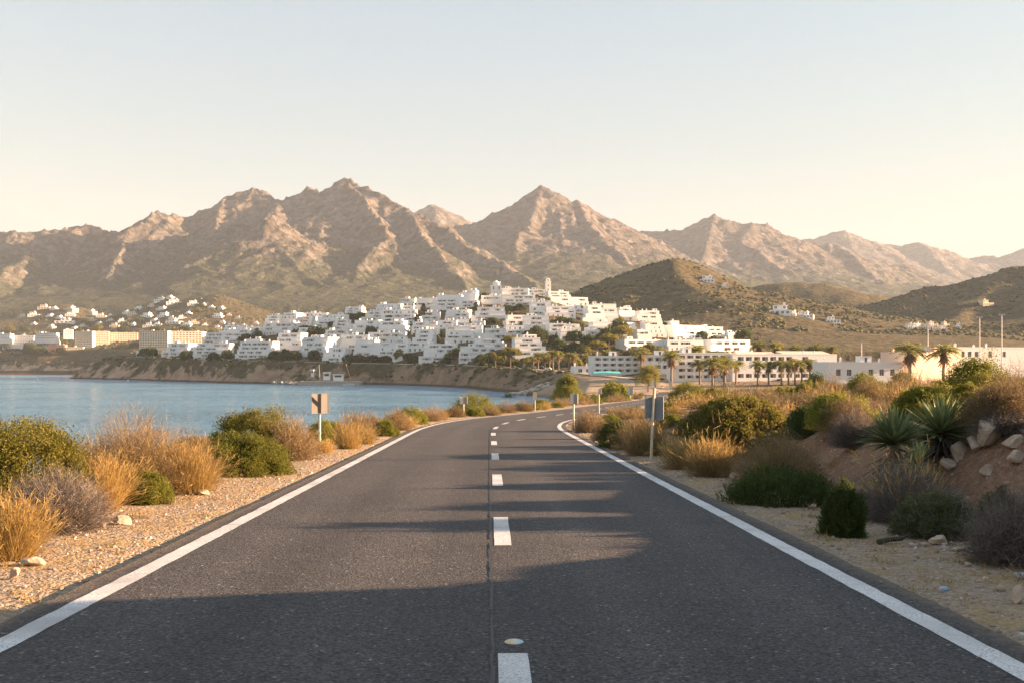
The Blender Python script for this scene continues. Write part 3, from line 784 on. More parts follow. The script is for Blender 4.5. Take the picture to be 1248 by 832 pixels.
M_OF = {}
def shrub_parts(kind, rg, r, h, q=1.0):
    """list of (part name, V, Q, material) for a shrub of radius r, height h; q scales the amount of detail"""
    big = max(r, h)
    if kind == 'green':    # rounded leafy shrub
        return [('foliage', *leafy(rg, r * .88, h * .88, int(170 * q ** .5), int(150 * q ** .5), .045 * (1 / q) ** .3 * big ** .6, .17 * big, .5), GREEN), ('limbs', *woody(rg, r, h * .9, 9, 2, .03 * big), BARK)]
    if kind == 'olive':
        return [('foliage', *leafy(rg, r * .9, h * .88, int(150 * q ** .5), int(140 * q ** .5), .045 * (1 / q) ** .3 * big ** .6, .16 * big, .45, .1, .75), OLIVE), ('limbs', *woody(rg, r, h, 12, 4, .03 * big, .95), BARK)]
    if kind == 'juniper':  # darker dense shrub
        return [('foliage', *leafy(rg, r * .88, h * .9, int(140 * q ** .5), int(130 * q ** .5), .05 * (1 / q) ** .3 * big ** .6, .18 * big, .4, -.05, .6, .25, .6), DARKG), ('limbs', *woody(rg, r, h * .8, 6, 2, .03 * big), BARK)]
    if kind == 'greygreen':
        return [('foliage', *leafy(rg, r * .9, h * .85, int(150 * q ** .5), int(90 * q ** .5), .04 * (1 / q) ** .3 * big ** .6, .14 * big, .5, .1, .7), GREYG), ('twigs', *twiggy(rg, r * .95, h * .85, int(260 * q), 4, .006), GREYT)]
    if kind == 'knobby':   # knobbly cushions of tight leaf heads
        return [('foliage', *leafy(rg, r * .88, h * .86, int(95 * q ** .5), int(240 * q ** .5), .045 * (1 / q) ** .3 * big ** .6, .15 * big, .5, -.05, .8, .2, .6), GREEN), ('limbs', *woody(rg, r, h * .8, 8, 2, .03 * big), BARK)]
    if kind == 'rosemary':
        return [('foliage', *needle_bush(rg, r, h, int(1500 * q), 14, .06 * (1 / q) ** .4 * big ** .5), DARKG)]
    if kind == 'brown':
        return [('twigs', *twiggy(rg, r, h, int(650 * q), 6, .007 * (1 / q) ** .5, .0, .5), BROWN), ('tips', *leafy(rg, r * .95, h * .95, int(90 * q ** .5), int(34 * q ** .5), .03 * (1 / q) ** .4, .13 * big, .3, .05, .85), ROSY)]
    if kind == 'rosy':
        return [('twigs', *twiggy(rg, r, h, int(900 * q), 8, .0065 * (1 / q) ** .5, .0, .7, .2, .24), ROSY), ('tips', *leafy(rg, r * .93, h * .93, int(130 * q ** .5), int(44 * q ** .5), .03 * (1 / q) ** .4, .14 * big, .35, .0, .8), BROWN)]
    if kind == 'grey':
        return [('twigs', *twiggy(rg, r, h, int(900 * q), 7, .0065 * (1 / q) ** .5, .02, .15, .12, .35), GREYT)]
    if kind == 'greytuft':
        return [('twigs', *twiggy(rg, r, h * .92, int(800 * q), 7, .0065 * (1 / q) ** .5, .02, .15, .12, .35), GREYT), ('seed_stalks', *grassy(rg, r * 1.1, h * 1.14, int(80 * q), .008, 1.0, .5), GOLD)]
    if kind == 'gold':
        return [('blades', *grassy(rg, r, h, int(900 * q), .0075 * (1 / q) ** .5, .35), GOLD)]
    if kind == 'tuft':     # straw grass dome: dense low twigs with golden stalks
        return [('twigs', *twiggy(rg, r, h * .78, int(500 * q), 6, .006 * (1 / q) ** .5, 0, .3), BROWN), ('blades', *grassy(rg, r * 1.3, h, int(700 * q), .0075 * (1 / q) ** .5, .6), GOLD)]
    if kind == 'dome':     # big old shrub, bare limbs below a green cap
        a = leafy(rg, r * .95, h * .9, int(230 * q ** .5), int(110 * q ** .5), .055 * big ** .4, .10 * big, .45, .36, .88, .14)
        b2 = twiggy(rg, r * .93, h * .88, int(420 * q), 7, .012, .08, .2, .12, .3)
        return [('foliage', *a, OLIVE), ('limbs', *woody(rg, r, h, 22, 5, .05 * big, .98), BARK), ('twigs', *b2, BROWN)]
    raise KeyError(kind)

LOOK = {'green': 'rounded green leafy shrub', 'olive': 'olive green open branched shrub', 'juniper': 'dense dark green shrub', 'greygreen': 'grey green small leaved bush', 'knobby': 'knobbly bright green cushion shrub',
        'rosemary': 'dark green needle leaved bush', 'brown': 'dry brown twiggy bush', 'rosy': 'dry reddish bush with pale tips', 'grey': 'bare grey twiggy mound', 'greytuft': 'bare grey twig mound with golden stalks',
        'gold': 'golden dry grass clump', 'tuft': 'straw coloured grass dome', 'dome': 'huge domed shrub with bare limbs'}
NAME = {'green': 'green_shrub', 'olive': 'olive_shrub', 'juniper': 'dark_shrub', 'greygreen': 'grey_green_bush', 'knobby': 'cushion_shrub', 'rosemary': 'needle_bush', 'brown': 'brown_bush', 'rosy': 'dry_bush', 'grey': 'twig_mound', 'greytuft': 'twig_mound', 'gold': 'grass_clump', 'tuft': 'grass_dome', 'dome': 'domed_shrub'}
CAT = {'gold': 'grass', 'tuft': 'grass'}
SHRUBS = []   # (root, kind, x, y, side, label or None)

def add_parts(root, lst):
    i = 0
    while i < len(lst):
        nm, V, Q, m = lst[i]
        if i + 1 < len(lst) and lst[i + 1][0] == 'tips':     # pale shoot tips stay on their twigs
            _, V2, Q2, m2 = lst[i + 1]
            part(nm, mesh_np(nm, np.concatenate([V, V2]), np.concatenate([Q, Q2 + len(V)]), [m, m2], np.r_[np.zeros(len(Q), int), np.ones(len(Q2), int)]), root); i += 2
        else: part(nm, mesh_np(nm, V, Q, m), root); i += 1

PROTO = {}
def shrub(kind, x, y, r, h, q=None, label=None, unique=True, sink=.03, rz=None, seed=None):
    z = zat(x, y)
    if unique:
        rg = np.random.default_rng(seed if seed is not None else int(R.integers(1 << 30)))
        root = empty(NAME[kind], (x, y, z - sink), 0)
        add_parts(root, shrub_parts(kind, rg, r, h, q or 1.0))
    else:
        lod = 'far' if y > 75 else 'mid'
        key = (kind, lod)
        if key not in PROTO: PROTO[key] = []
        pool = PROTO[key]
        if len(pool) < 3:
            rg = np.random.default_rng(len(PROTO) * 31 + len(pool))
            root = empty(NAME[kind]); br, bh = 1.0, .75
            add_parts(root, shrub_parts(kind, rg, br, bh, .55 if lod == 'mid' else .22))
            pool.append(root)
        else:
            root = dup(pool[int(R.integers(3))])
        root.location = (x, y, z - sink * 2); root.scale = (r, r, h / .75)
    root.rotation_euler = (0, 0, rz if rz is not None else float(R.uniform(0, 6.28)))
    side = 'sea' if x < road_x(min(y, 450)) else 'inland'
    SHRUBS.append((root, kind, x, y, side, label))
    return root

def shrub_px(kind, x0, x1, ytop, ybase, label=None, q=None, unique=None, Y=None, grow=1.06):
    """a shrub read off the photograph: its span in columns, its top row and the row of its foot"""
    px = (x0 + x1) / 2
    if Y is None: Y = cast(px, ybase, 5.0, 420.0)
    if Y is None: return None
    r = (x1 - x0) / 2 / F * Y * grow; h = (ybase - ytop) / F * Y * grow
    if unique is None: unique = Y < 130
    if q is None: q = float(np.clip(34 / Y, .62, 2.2)) * (1.0 if r < 1.2 else 1.25)
    yc = Y + min(r * .5, 1.2)
    h = float(np.clip(PZ(ytop, yc) - zat(PX(px, yc), yc), .5 * h, 2.2 * h + .4))
    return shrub(kind, PX(px, yc), yc, r, h, q, label, unique)

S = shrub_px
# --- sea side verge, from the camera outwards
S('gold', -35, 62, 604, 684, 'golden dry grass clump in front at the corner of the sunlit verge')
S('grey', 14, 128, 580, 650, 'low dark twiggy mound under the big leafy green shrub beside pale stones')
S('olive', -70, 112, 506, 642, 'big leafy yellow green shrub with open branches at the water edge', q=2.6, Y=14.2)
S('green', -90, 40, 520, 640, 'leafy green shrub half hidden behind the big yellow green one', Y=15.4)
S('gold', 92, 158, 556, 624, 'golden grass clump between the dark twig mound and the reddish bush')
S('rosy', 96, 240, 514, 606, 'broad reddish brown bush with fine pale twigs against the water', q=2.2, Y=17.3)
S('brown', 60, 150, 540, 622, 'brown twiggy bush behind the golden grass beside the leafy shrub', Y=16.6)
S('green', 153, 208, 570, 614, 'small bright green bush at the foot of the broad reddish bush')
S('gold', 192, 276, 540, 603, 'tall golden grass clump before the flat domed green shrub', q=1.6)
S('rosy', 190, 262, 545, 598, 'reddish dry bush behind the tall golden grass', Y=19.5)
S('green', 240, 354, 523, 580, 'wide domed green shrub with a forked stem beside a pale stone', q=2.2)
S('olive', 250, 372, 492, 566, 'tall olive shrub rising behind the wide domed green one', q=2, Y=27.0)
S('brown', 318, 392, 510, 566, 'brown twiggy bush just before the chevron sign post', Y=26.8)
S('gold', 378, 412, 534, 552, 'golden grass at the foot of the chevron sign')
S('rosy', 215, 262, 530, 580, 'small reddish bush between the golden grass and the domed green shrub', Y=24)
for k_, a_, b_, t_, f_ in [('gold',398,452,511,547),('brown',410,458,501,536),('green',372,412,508,540),('green',452,486,508,531),('rosy',464,503,500,524),('green',476,523,494,517),('brown',509,544,494,513),('juniper',432,476,494,509),
        ('green',546,610,476,505),('rosy',543,567,494,508),('green',566,592,494,507),('brown',604,631,488,503),('juniper',604,634,479,495),('rosy',628,650,488,501),('green',650,672,484,497),('brown',672,698,484,495),
        ('gold',486,512,506,521),('gold',528,552,498,511),('rosy',438,470,505,530),('gold',430,462,520,541),('brown',585,610,494,506),('green',712,734,478,492),('rosy',700,724,482,492),('rosy',738,764,480,489),('green',500,530,491,506),('gold',590,612,497,505),('gold',655,676,489,498),
        ('green',728,772,462,488),('olive',696,722,478,490),('rosy',760,784,478,486)]:
    S(k_, a_, b_, t_, f_)
# --- inland verge and bank, from the camera outwards
S('grey', 1184, 1290, 606, 708, 'large bare grey twig bush at the edge above pale stones and litter', q=2.4, Y=10.4)
S('greygreen', 1188, 1256, 588, 640, 'low green tuft with stalks at the foot of the soil bank', q=1.2, Y=12.6)
S('greygreen', 1092, 1198, 590, 657, 'grey green small leaved bush beside the dark fallen branch', q=2.2)
S('rosemary', 998, 1062, 580, 654, 'deep green needle bush close to the road, before the grey twig mound', q=1.5)
S('greytuft', 1040, 1166, 566, 640, 'wide grey twig mound topped with golden stalks under the agave', q=2.2, Y=13.9)
S('rosemary', 888, 1022, 565, 616, 'wide low dark green needle bush beside the edge line', q=1.7)
S('rosy', 897, 1004, 533, 592, 'tawny bush with glowing tips behind the wide dark needle bush', q=1.8, Y=19.0)
S('tuft', 838, 900, 534, 581, 'round straw grass dome nearest the road under the huge domed shrub', q=1.6)
S('tuft', 804, 868, 531, 572, 'brown grass dome beside the grey sign post', q=1.2)
S('dome', 818, 974, 476, 566, 'huge domed shrub with bare limbs and green cap on the inland verge', q=1.6, Y=27.5)
S('tuft', 756, 820, 511, 555, 'broad straw coloured grass bush right behind the grey sign post', q=1.2)
S('brown', 748, 800, 516, 548, 'brown bush between the dark green dome and the grey sign post')
S('juniper', 727, 772, 508, 546, 'dark green domed shrub at the road edge before the grey sign')
S('brown', 720, 746, 510, 536, 'brown bush hugging the road edge line at the bend'); 
S('rosy', 696, 738, 500, 526); S('brown', 704, 730, 506, 527); S('gold', 732, 764, 495, 510); S('rosy', 742, 795, 495, 511); S('green', 796, 838, 502, 520); S('juniper', 752, 790, 494, 508); S('gold', 806, 842, 492, 506)
S('green', 808, 870, 462, 498, Y=95); S('olive', 850, 900, 470, 500, Y=70)
S('juniper', 958, 1006, 490, 533, 'dark shaded shrub between the huge dome and the bare soil bank')
S('green', 978, 1076, 472, 528, 'rounded shrub with green crown and brown flank above the soil bank', q=1.6)
S('brown', 1000, 1064, 484, 530, 'brown twiggy flank bush under the rounded shrub above the bank')
S('grey', 1014, 1070, 503, 546, 'dark grey bush low on the shaded soil bank')
S('knobby', 1084, 1168, 466, 512, 'knobbly bright green cushion shrub behind the two agaves', q=1.7)
S('knobby', 1150, 1212, 462, 506, 'smaller knobbly cushion shrub joined behind the agaves on the bank', q=1.3)
S('rosy', 1174, 1262, 466, 527, 'big reddish dry bush above the boulders', q=1.7)
S('grey', 1190, 1260, 500, 536, 'shaded grey bush just over the boulders')
S('green', 1142, 1238, 430, 470, 'tall green shrub on the bank crest under the lamp masts', Y=40)
S('brown', 1208, 1262, 446, 478, Y=33); S('brown', 1080, 1146, 447, 476, Y=52); S('olive', 1078, 1120, 448, 474, Y=60); S('green', 1028, 1076, 450, 472, Y=68); S('rosy', 990, 1036, 458, 480, Y=60)
S('juniper', 980, 1012, 450, 470, Y=95); S('rosy', 1076, 1108, 464, 482, Y=42); S('rosy', 1040, 1080, 460, 482, Y=48)
# the rest of the heath
rgf = np.random.default_rng(77)
placed = [(s[2], s[3]) for s in SHRUBS]
kinds = ['green', 'olive', 'brown', 'rosy', 'juniper', 'tuft', 'green', 'knobby', 'olive', 'tuft']
cnt = 0; tries = 0
while cnt < 200 and tries < 4000:
    tries += 1
    y = float(30 * (260 / 30) ** rgf.random()); d = float(2.2 + rgf.random() ** 1.2 * (10 + y * .42)); x = road_x(y) + RR + d
    px = CX + x / y * F
    if px > 1290 or (y < 34 and px > 1225): continue
    sp = .85 + y / 85
    if min(math.hypot(x - a, y - b) for a, b in placed) < sp: continue
    r = float(rgf.uniform(.55, 1.25)) * (1 + min(y, 200) / 260); kd = kinds[int(rgf.integers(len(kinds)))]
    if d < 5: r = min(r, .8); 
    shrub(kd, x, y, r, r * float(rgf.uniform(.6, .95)), None, None, False); placed.append((x, y)); cnt += 1
cnt = 0
for i in range(900):
    y = float(22 * (300 / 22) ** rgf.random()); d = float(1.6 + rgf.random() * (3.2 + min(y, 120) * .03)); x = road_x(y) - RL - d
    if min(math.hypot(x - a, y - b) for a, b in placed) < .6 + y / 95: continue
    if y < 34 and d < 3.0: continue
    r = float(rgf.uniform(.45, .95)) * (1 + min(y, 160) / 260); kd = kinds[int(rgf.integers(len(kinds)))]
    shrub(kd, x, y, r, r * float(rgf.uniform(.55, .8)), None, None, False); placed.append((x, y)); cnt += 1
    if cnt > 85: break
# unseen tall shrubs outside the view, added so their shadows stripe the road
for x, y, r, h, kd in [(11.6, 14.6, 1.0, 1.7, 'green'), (13.4, 20.2, 1.15, 2.1, 'olive'), (16.2, 25.6, 1.3, 2.3, 'juniper'), (19.6, 32, 1.5, 2.5, 'green')]:
    shrub(kd, x, y, r, h, None, None, False)

# labels: by look, side and order along the road
for side, where in (('sea', 'on sea side'), ('inland', 'on inland heath')):
    by = {}
    for s in sorted([s for s in SHRUBS if s[4] == side], key=lambda s: s[3]):
        root, kind = s[0], s[1]
        tag(root, None, CAT.get(kind, 'bush'), 'wild shrubs on the ' + ('sea side verge' if side == 'sea' else 'inland verge and heath'))
        if s[5]: root['label'] = s[5]
        else:
            by[kind] = by.get(kind, 0) + 1
            dist = 'roadside' if s[3] < 75 else 'distant'
            root['label'] = f"{LOOK[kind]} {where}, {ordinal(by[kind])} such up the road"

# --- agaves on the bank
def agave(px, py, Y, r, nleaf, seed, label, skirt):
    rg = np.random.default_rng(seed); x = PX(px, Y); z = PZ(py, Y); zg = zat(x, Y)
    root = empty('agave', (x, Y, zg - .05)); hc = z - zg + .05
    D = dome_dirs(nleaf, rg, -.15); L = r * rg.uniform(.85, 1.12, nleaf)
    t = np.linspace(0, 1, 6); wid = .026 * r / .5
    C = np.array([0, 0, hc]) + D[:, None] * (L[:, None] * t)[..., None] - np.array([0, 0, 1]) * (.045 * L[:, None] * t ** 2 * (1 - D[:, 2:3]))[..., None]
    S_ = unit(np.cross(D, [0, 0, 1.0]) + 1e-4)[:, None]; U_n = unit(np.cross(S_[:, 0], D))[:, None]
    prof = np.array([.6, .95, 1.0, .8, .45, .04]) * wid
    A = C - S_ * prof[None, :, None] + U_n * prof[None, :, None] * .45; B = C + S_ * prof[None, :, None] + U_n * prof[None, :, None] * .45
    V = np.stack([A, C, B], 2).reshape(-1, 3); k = 6; Q = []
    for i in range(nleaf):
        o = i * k * 3
        for j in range(k - 1):
            Q += [(o + j * 3, o + j * 3 + 1, o + j * 3 + 4, o + j * 3 + 3), (o + j * 3 + 1, o + j * 3 + 2, o + j * 3 + 5, o + j * 3 + 4)]
    part('rosette', mesh_np('rosette', V, np.array(Q), AGAVE, smooth=True), root)
    mb = MB(); mb.frustum(0, 0, -.1, hc, .11, .07, 10, 0); part('stem', mb.mesh('stem', [BARK]), root)
    n = skirt; a = rg.uniform(0, 6.28, n)
    P0 = np.stack([.07 * np.cos(a), .07 * np.sin(a), hc * rg.uniform(.25, .95, n)], 1)
    Dd = unit(np.stack([np.cos(a), np.sin(a), rg.uniform(-1.1, .1, n)], 1))
    v, q, _ = strands(P0, Dd, r * rg.uniform(.5, .95, n), .045, rg, 4, .12, .35, .8)
    v[:, 2] = np.maximum(v[:, 2], 0.01)
    part('dead_leaves', mesh_np('dead_leaves', v, q, DEAD), root)
    return tag(root, label, 'agave', 'agaves on the soil bank')
agave(1090, 540, 16.2, .64, 190, 5, 'spiky agave rosette on the soil bank, standing a little lower beside the brown shade', 90)
agave(1146, 528, 16.8, .68, 200, 6, 'spiky agave rosette standing higher, next to the boulders on the bank', 190)
agave(1118, 566, 15.4, .40, 45, 9, 'small shaded agave below between the two tall spiky rosettes', 70)
# ------------------------------------------------------------------ buildings
def plaster(name, col):
    m, nt, b = new_mat(name); P = pos(nt)
    n = noise(nt, .22, 5, .6, P); n2 = noise(nt, 2.0, 4, .6, P)
    oi = nt.nodes.new('ShaderNodeObjectInfo')
    r = ramp(nt, math_n(nt, 'ADD', n.outputs[0], math_n(nt, 'MULTIPLY_ADD', n2.outputs[0], .25)), [(.35, [c * .80 for c in col]), (.8, col)])
    hs = N(nt, 'ShaderNodeHueSaturation'); nt.links.new(r.outputs[0], hs.inputs['Color'])
    v = math_n(nt, 'MULTIPLY_ADD', oi.outputs['Random'], .12); v.node.inputs[2].default_value = .9; nt.links.new(v, hs.inputs['Value'])
    nt.links.new(hs.outputs[0], b.inputs['Base Color']); b.inputs['Roughness'].default_value = .9; b.inputs['Specular IOR Level'].default_value = .15
    return m
WHITE = plaster('white_plaster', (.82, .80, .77)); CREAM = plaster('cream_plaster', (.70, .60, .46)); PINK = plaster('pink_plaster', (.56, .30, .22)); PEACH = plaster('peach_plaster', (.72, .55, .44))
TILE = simple('roof_tile', (.40, .22, .14), .9, .3, 2.0); CONC = simple('pale_concrete', (.46, .39, .32), .9, .2, .8)
DARKW = simple('window_dark', (.10, .095, .095), .3, .5, .35); SHADEW = simple('loggia_dark', (.07, .06, .055), .8, .3, .7); WOOD = simple('wood_shutter', (.30, .19, .12), .7, .2, 3)  # SHADEW: dark colour standing for the shade inside doorways and hut fronts
M_METAL = simple('grey_metal', (.30, .31, .32), .45, .1, 4, .6); AQUA = simple('aqua_canvas', (.10, .52, .50), .6, .1, 1.5)
M_WIN = [WHITE, DARKW, WOOD]

def facade(mb, ox, oy, ux, uy, w, z0, h, ops, dep, m=0):
    """wall strip with real openings. (ux,uy) runs along the wall, the outside is to its right; ops: (x, z, w, h) sorted along x"""
    nx, ny = uy, -ux
    def q(a, za, b, zb, d0=0.0):
        P = lambda s, z, d=d0: (ox + ux * s - nx * d, oy + uy * s - ny * d, z)
        mb.add([P(a, za), P(b, za), P(b, zb), P(a, zb)], [(0, 1, 2, 3)], m=m)
    x = 0.0
    for (a, zz, ow, oh) in ops:
        if a > x: q(x, z0, a, z0 + h)
        if zz > 0: q(a, z0, a + ow, z0 + zz)
        if zz + oh < h: q(a, z0 + zz + oh, a + ow, z0 + h)
        P = lambda s, z, d: (ox + ux * s - nx * d, oy + uy * s - ny * d, z)
        za, zb = z0 + zz, z0 + zz + oh
        for (s0, t0, s1, t1) in ((a, za, a, zb), (a, zb, a + ow, zb), (a + ow, zb, a + ow, za), (a + ow, za, a, za)):
            mb.add([P(s0, t0, 0), P(s1, t1, 0), P(s1, t1, dep), P(s0, t0, dep)], [(0, 1, 2, 3)], m=m)
        x = a + ow
    if x < w: q(x, z0, w, z0 + h)

LMESH = {}
def loggia_mesh(w, h, dep):
    """shaded balcony niche: plastered back wall with a glazed door, floor, soffit and a low front wall"""
    key = (round(w, 1), round(h, 1), dep)
    if key not in LMESH:
        w, h = key[0], key[1]; mb = MB()
        mb.box(0, w, 0, .1, 0, h, 0)
        d = 1.1
        for k in range(max(1, int(w / 3.2))): c = (k + .5) * w / max(1, int(w / 3.2)); mb.box(c - d / 2, c + d / 2, -.03, -.002, .02, h * .86, 1)
        mb.box(0, w, -dep, -.001, -.02, .0, 0)
        LMESH[key] = mb.mesh('balcony', M_WIN)
    return LMESH[key]
WMESH = {}
def win_mesh(w, h, kind):
    """glazing set in its opening, seen from -y; origin at its lower corner"""
    key = (round(w, 1), round(h, 1), kind)
    if key not in WMESH:
        mb = MB(); w, h = key[0], key[1]
        mb.box(0, w, .02, .06, 0, h, 1)
        f = .07
        mb.box(0, f, -.03, .02, 0, h, 0 if kind != 'wood' else 2); mb.box(w - f, w, -.03, .02, 0, h, 0 if kind != 'wood' else 2)
        mb.box(f, w - f, -.03, .02, h - f, h, 0 if kind != 'wood' else 2)
        if w > 1.0: mb.box(w / 2 - .03, w / 2 + .03, -.03, .02, 0, h - f, 0 if kind != 'wood' else 2)
        WMESH[key] = mb.mesh('window', M_WIN)
    return WMESH[key]

GRP_TOWN = 'white blocks on the town hill'
def block(px0, px1, ybase, ytop, Y=None, yaw=0.0, style='terrace', mat=None, seed=0, name='apartment_block', dpt=None, base_z=None, cap=100, roof_bits=True, floors=None, wmul=1.0):
    rg = np.random.default_rng(seed)
    mat = mat or WHITE
    pxm = (px0 + px1) / 2
    if Y is None: Y = cast(pxm, ybase, 440, 1700) or 900.0
    W = (px1 - px0) / F * Y / max(.75, math.cos(yaw)); H = (ybase - ytop) / F * Y
    X = PX(pxm, Y); gz = PZ(ybase, Y) if base_z is None else base_z
    root = empty(name, (X, Y, gz), yaw)
    n = floors or max(1, round(H / (2.95 if style != 'tower' else 3.15))); fh = H / n
    step = {'terrace': 1.9, 'slab': 0.0, 'low': .9, 'tower': 0.0}[style]
    D = dpt or (9 + step * (n - 1) + rg.uniform(0, 3))
    mb = MB(); wins = []
    x0, x1 = -W / 2, W / 2
    for k in range(n):
        if k and style == 'terrace':
            x0 += rg.choice([0, 0, 0, .6, 1.6, 3.0]) if W > 14 else rg.choice([0, .4]); x1 -= rg.choice([0, 0, 0, .6, 2.0]) if W > 14 else rg.choice([0, .4])
        fy = k * step; z0 = k * fh; w = x1 - x0
        if k == 0: mb.box(x0, x1, fy, D, -7, 0, 0)
        # front openings
        ops = []; pitch = rg.uniform(2.9, 4.2) if style not in ('slab', 'tower') else 2.9 if style == 'slab' else W / 11.3
        logg = (style == 'terrace' and rg.random() < .82) or style == 'slab'
        dep = 1.4 if logg else .35
        if logg: pitch = rg.uniform(5.0, 9.5) if style == 'terrace' else 3.5
        m = max(1, int((w - .8) / pitch)); off = (w - m * pitch) / 2
        arch = style == 'terrace' and k == 0 and rg.random() < .5
        for i in range(m):
            if style == 'terrace' and rg.random() < .28: continue
            ow = pitch * rg.uniform(.2, .38) if style not in ('slab', 'tower') else pitch * (.44 if style == 'slab' else .6)
            oh = fh * ((rg.uniform(.36, .58) if style != 'slab' else .42) if not arch else .66); zz = fh * (.16 if oh > .6 * fh else .26) if not arch else .02
            if wmul < 1 and rg.random() > wmul: continue
            if style == 'low' and n == 1 and fh > 5: ow = 1.7; oh = 2.1; zz = fh * .52
            elif style == 'low': ow = pitch * .5; oh = fh * .45; zz = fh * .3
            if logg: ow = pitch * (rg.uniform(.66, .9) if style == 'terrace' else .74); oh = fh * .46; zz = fh * .33
            a = off + i * pitch + (pitch - ow) / 2
            ops.append((round(a, 2), round(zz, 2), round(ow, 1), round(oh, 1)))
        facade(mb, x0, fy, 1, 0, w, z0, fh, ops, dep)
        for (a, zz, ow, oh) in ops: wins.append((x0 + a, fy + dep - .02, z0 + zz, ow, oh, 2 if logg else 0))
        # end walls with a window or two, back wall, roof deck
        sops = []
        dd = D - fy
        if dd > 6: 
            for s in ((dd * .25,), (dd * .2, dd * .6))[int(rg.integers(2))]: sops.append((round(s, 2), round(fh * .3, 2), 1.1, round(fh * .45, 1)))
        facade(mb, x1, fy, 0, 1, dd, z0, fh, sops, .3)
        for (a, zz, ow, oh) in sops: wins.append((x1 - .28, fy + a, z0 + zz, ow, oh, 1))
        facade(mb, x0, D, 0, -1, dd, z0, fh, [], .3)
        facade(mb, x1, D, -1, 0, w, z0, fh, [], .3)
        zt = z0 + fh
        mb.add([(x0, fy, zt), (x1, fy, zt), (x1, D, zt), (x0, D, zt)], [(0, 1, 2, 3)])
        # parapet
        pz = .75 if style == 'terrace' else .5
        if k < n - 1 and step: mb.box(x0, x1, fy - .06, fy + .14, zt + .003, zt + pz, 0)
        if k == n - 1:
            mb.box(x0 - .02, x1 + .02, fy - .06, fy + .14, zt + .003, zt + pz); mb.box(x1 - .16, x1 + .04, fy + .142, D, zt + .003, zt + pz)
            mb.box(x0 - .04, x0 + .16, fy + .142, D, zt + .003, zt + pz)
    part('wall', mb.mesh('wall', [mat]), root)
    if len(wins) > cap: wins = wins[:cap]
    for (x, y, z, ow, oh, side) in wins:
        if side == 2: part('balcony', loggia_mesh(ow, oh, 1.36), root, (x, y, z)); continue
        o = part('window', win_mesh(ow, oh, 'wood' if rg.random() < .25 else 'white'), root, (x, y, z))
        if side: o.rotation_euler = (0, 0, math.pi / 2)
    zt = n * fh; fy = (n - 1) * step
    if roof_bits:
        for i in range(int(rg.integers(1, 3 if W < 16 else 5))):
            cw = rg.uniform(.5, .9); cx = rg.uniform(x0 + 1, x1 - 1) if x1 - x0 > 3 else 0; ch = rg.uniform(1.1, 2.0); cyy = rg.uniform(fy + 1, D - 1)
            b = MB(); b.box(-cw / 2, cw / 2, -cw / 2, cw / 2, 0, ch); b.box(-cw / 2 - .12, cw / 2 + .12, -cw / 2 - .12, cw / 2 + .12, ch + .003, ch + .18); b.frustum(0, 0, ch + .18, ch + .6, .28, .12, 6)
            part('chimney', b.mesh('chimney', [mat]), root, (cx, cyy, zt))
        if rg.random() < .75 and x1 - x0 > 5:
            sw = rg.uniform(2.4, 4.2); b = MB(); b.box(-sw / 2, sw / 2, 0, 3.2, 0, 2.3); b.box(-sw / 2 - .1, sw / 2 + .1, -.1, 3.3, 2.303, 2.5); b.box(-.45, .45, -.03, 0.001, .1, 2.0, 1)
            part('stair_house', b.mesh('stair_house', [mat, SHADEW]), root, (rg.uniform(x0 + sw * .6, x1 - sw * .6), fy + rg.uniform(1.5, max(1.6, D - fy - 4)), zt))
        if style == 'terrace' and rg.random() < .55:
            # pergola or awning over a terrace
            pw = rg.uniform(3, 5); b = MB()
            for sx in (-pw / 2, pw / 2): b.box(sx - .1, sx + .1, -.1, .1, 0, 2.3)
            b.box(-pw / 2 - .2, pw / 2 + .2, -.2, 1.3, 2.303, 2.45)
            part('pergola', b.mesh('pergola', [WOOD if rg.random() < .5 else mat]), root, (rg.uniform(x0 + pw / 2, max(x0 + pw / 2 + .1, x1 - pw / 2)), (n - 1) * step - 1.2 if step and n > 1 else fy + .8, (n - 1) * fh if step and n > 1 else zt))
    return root

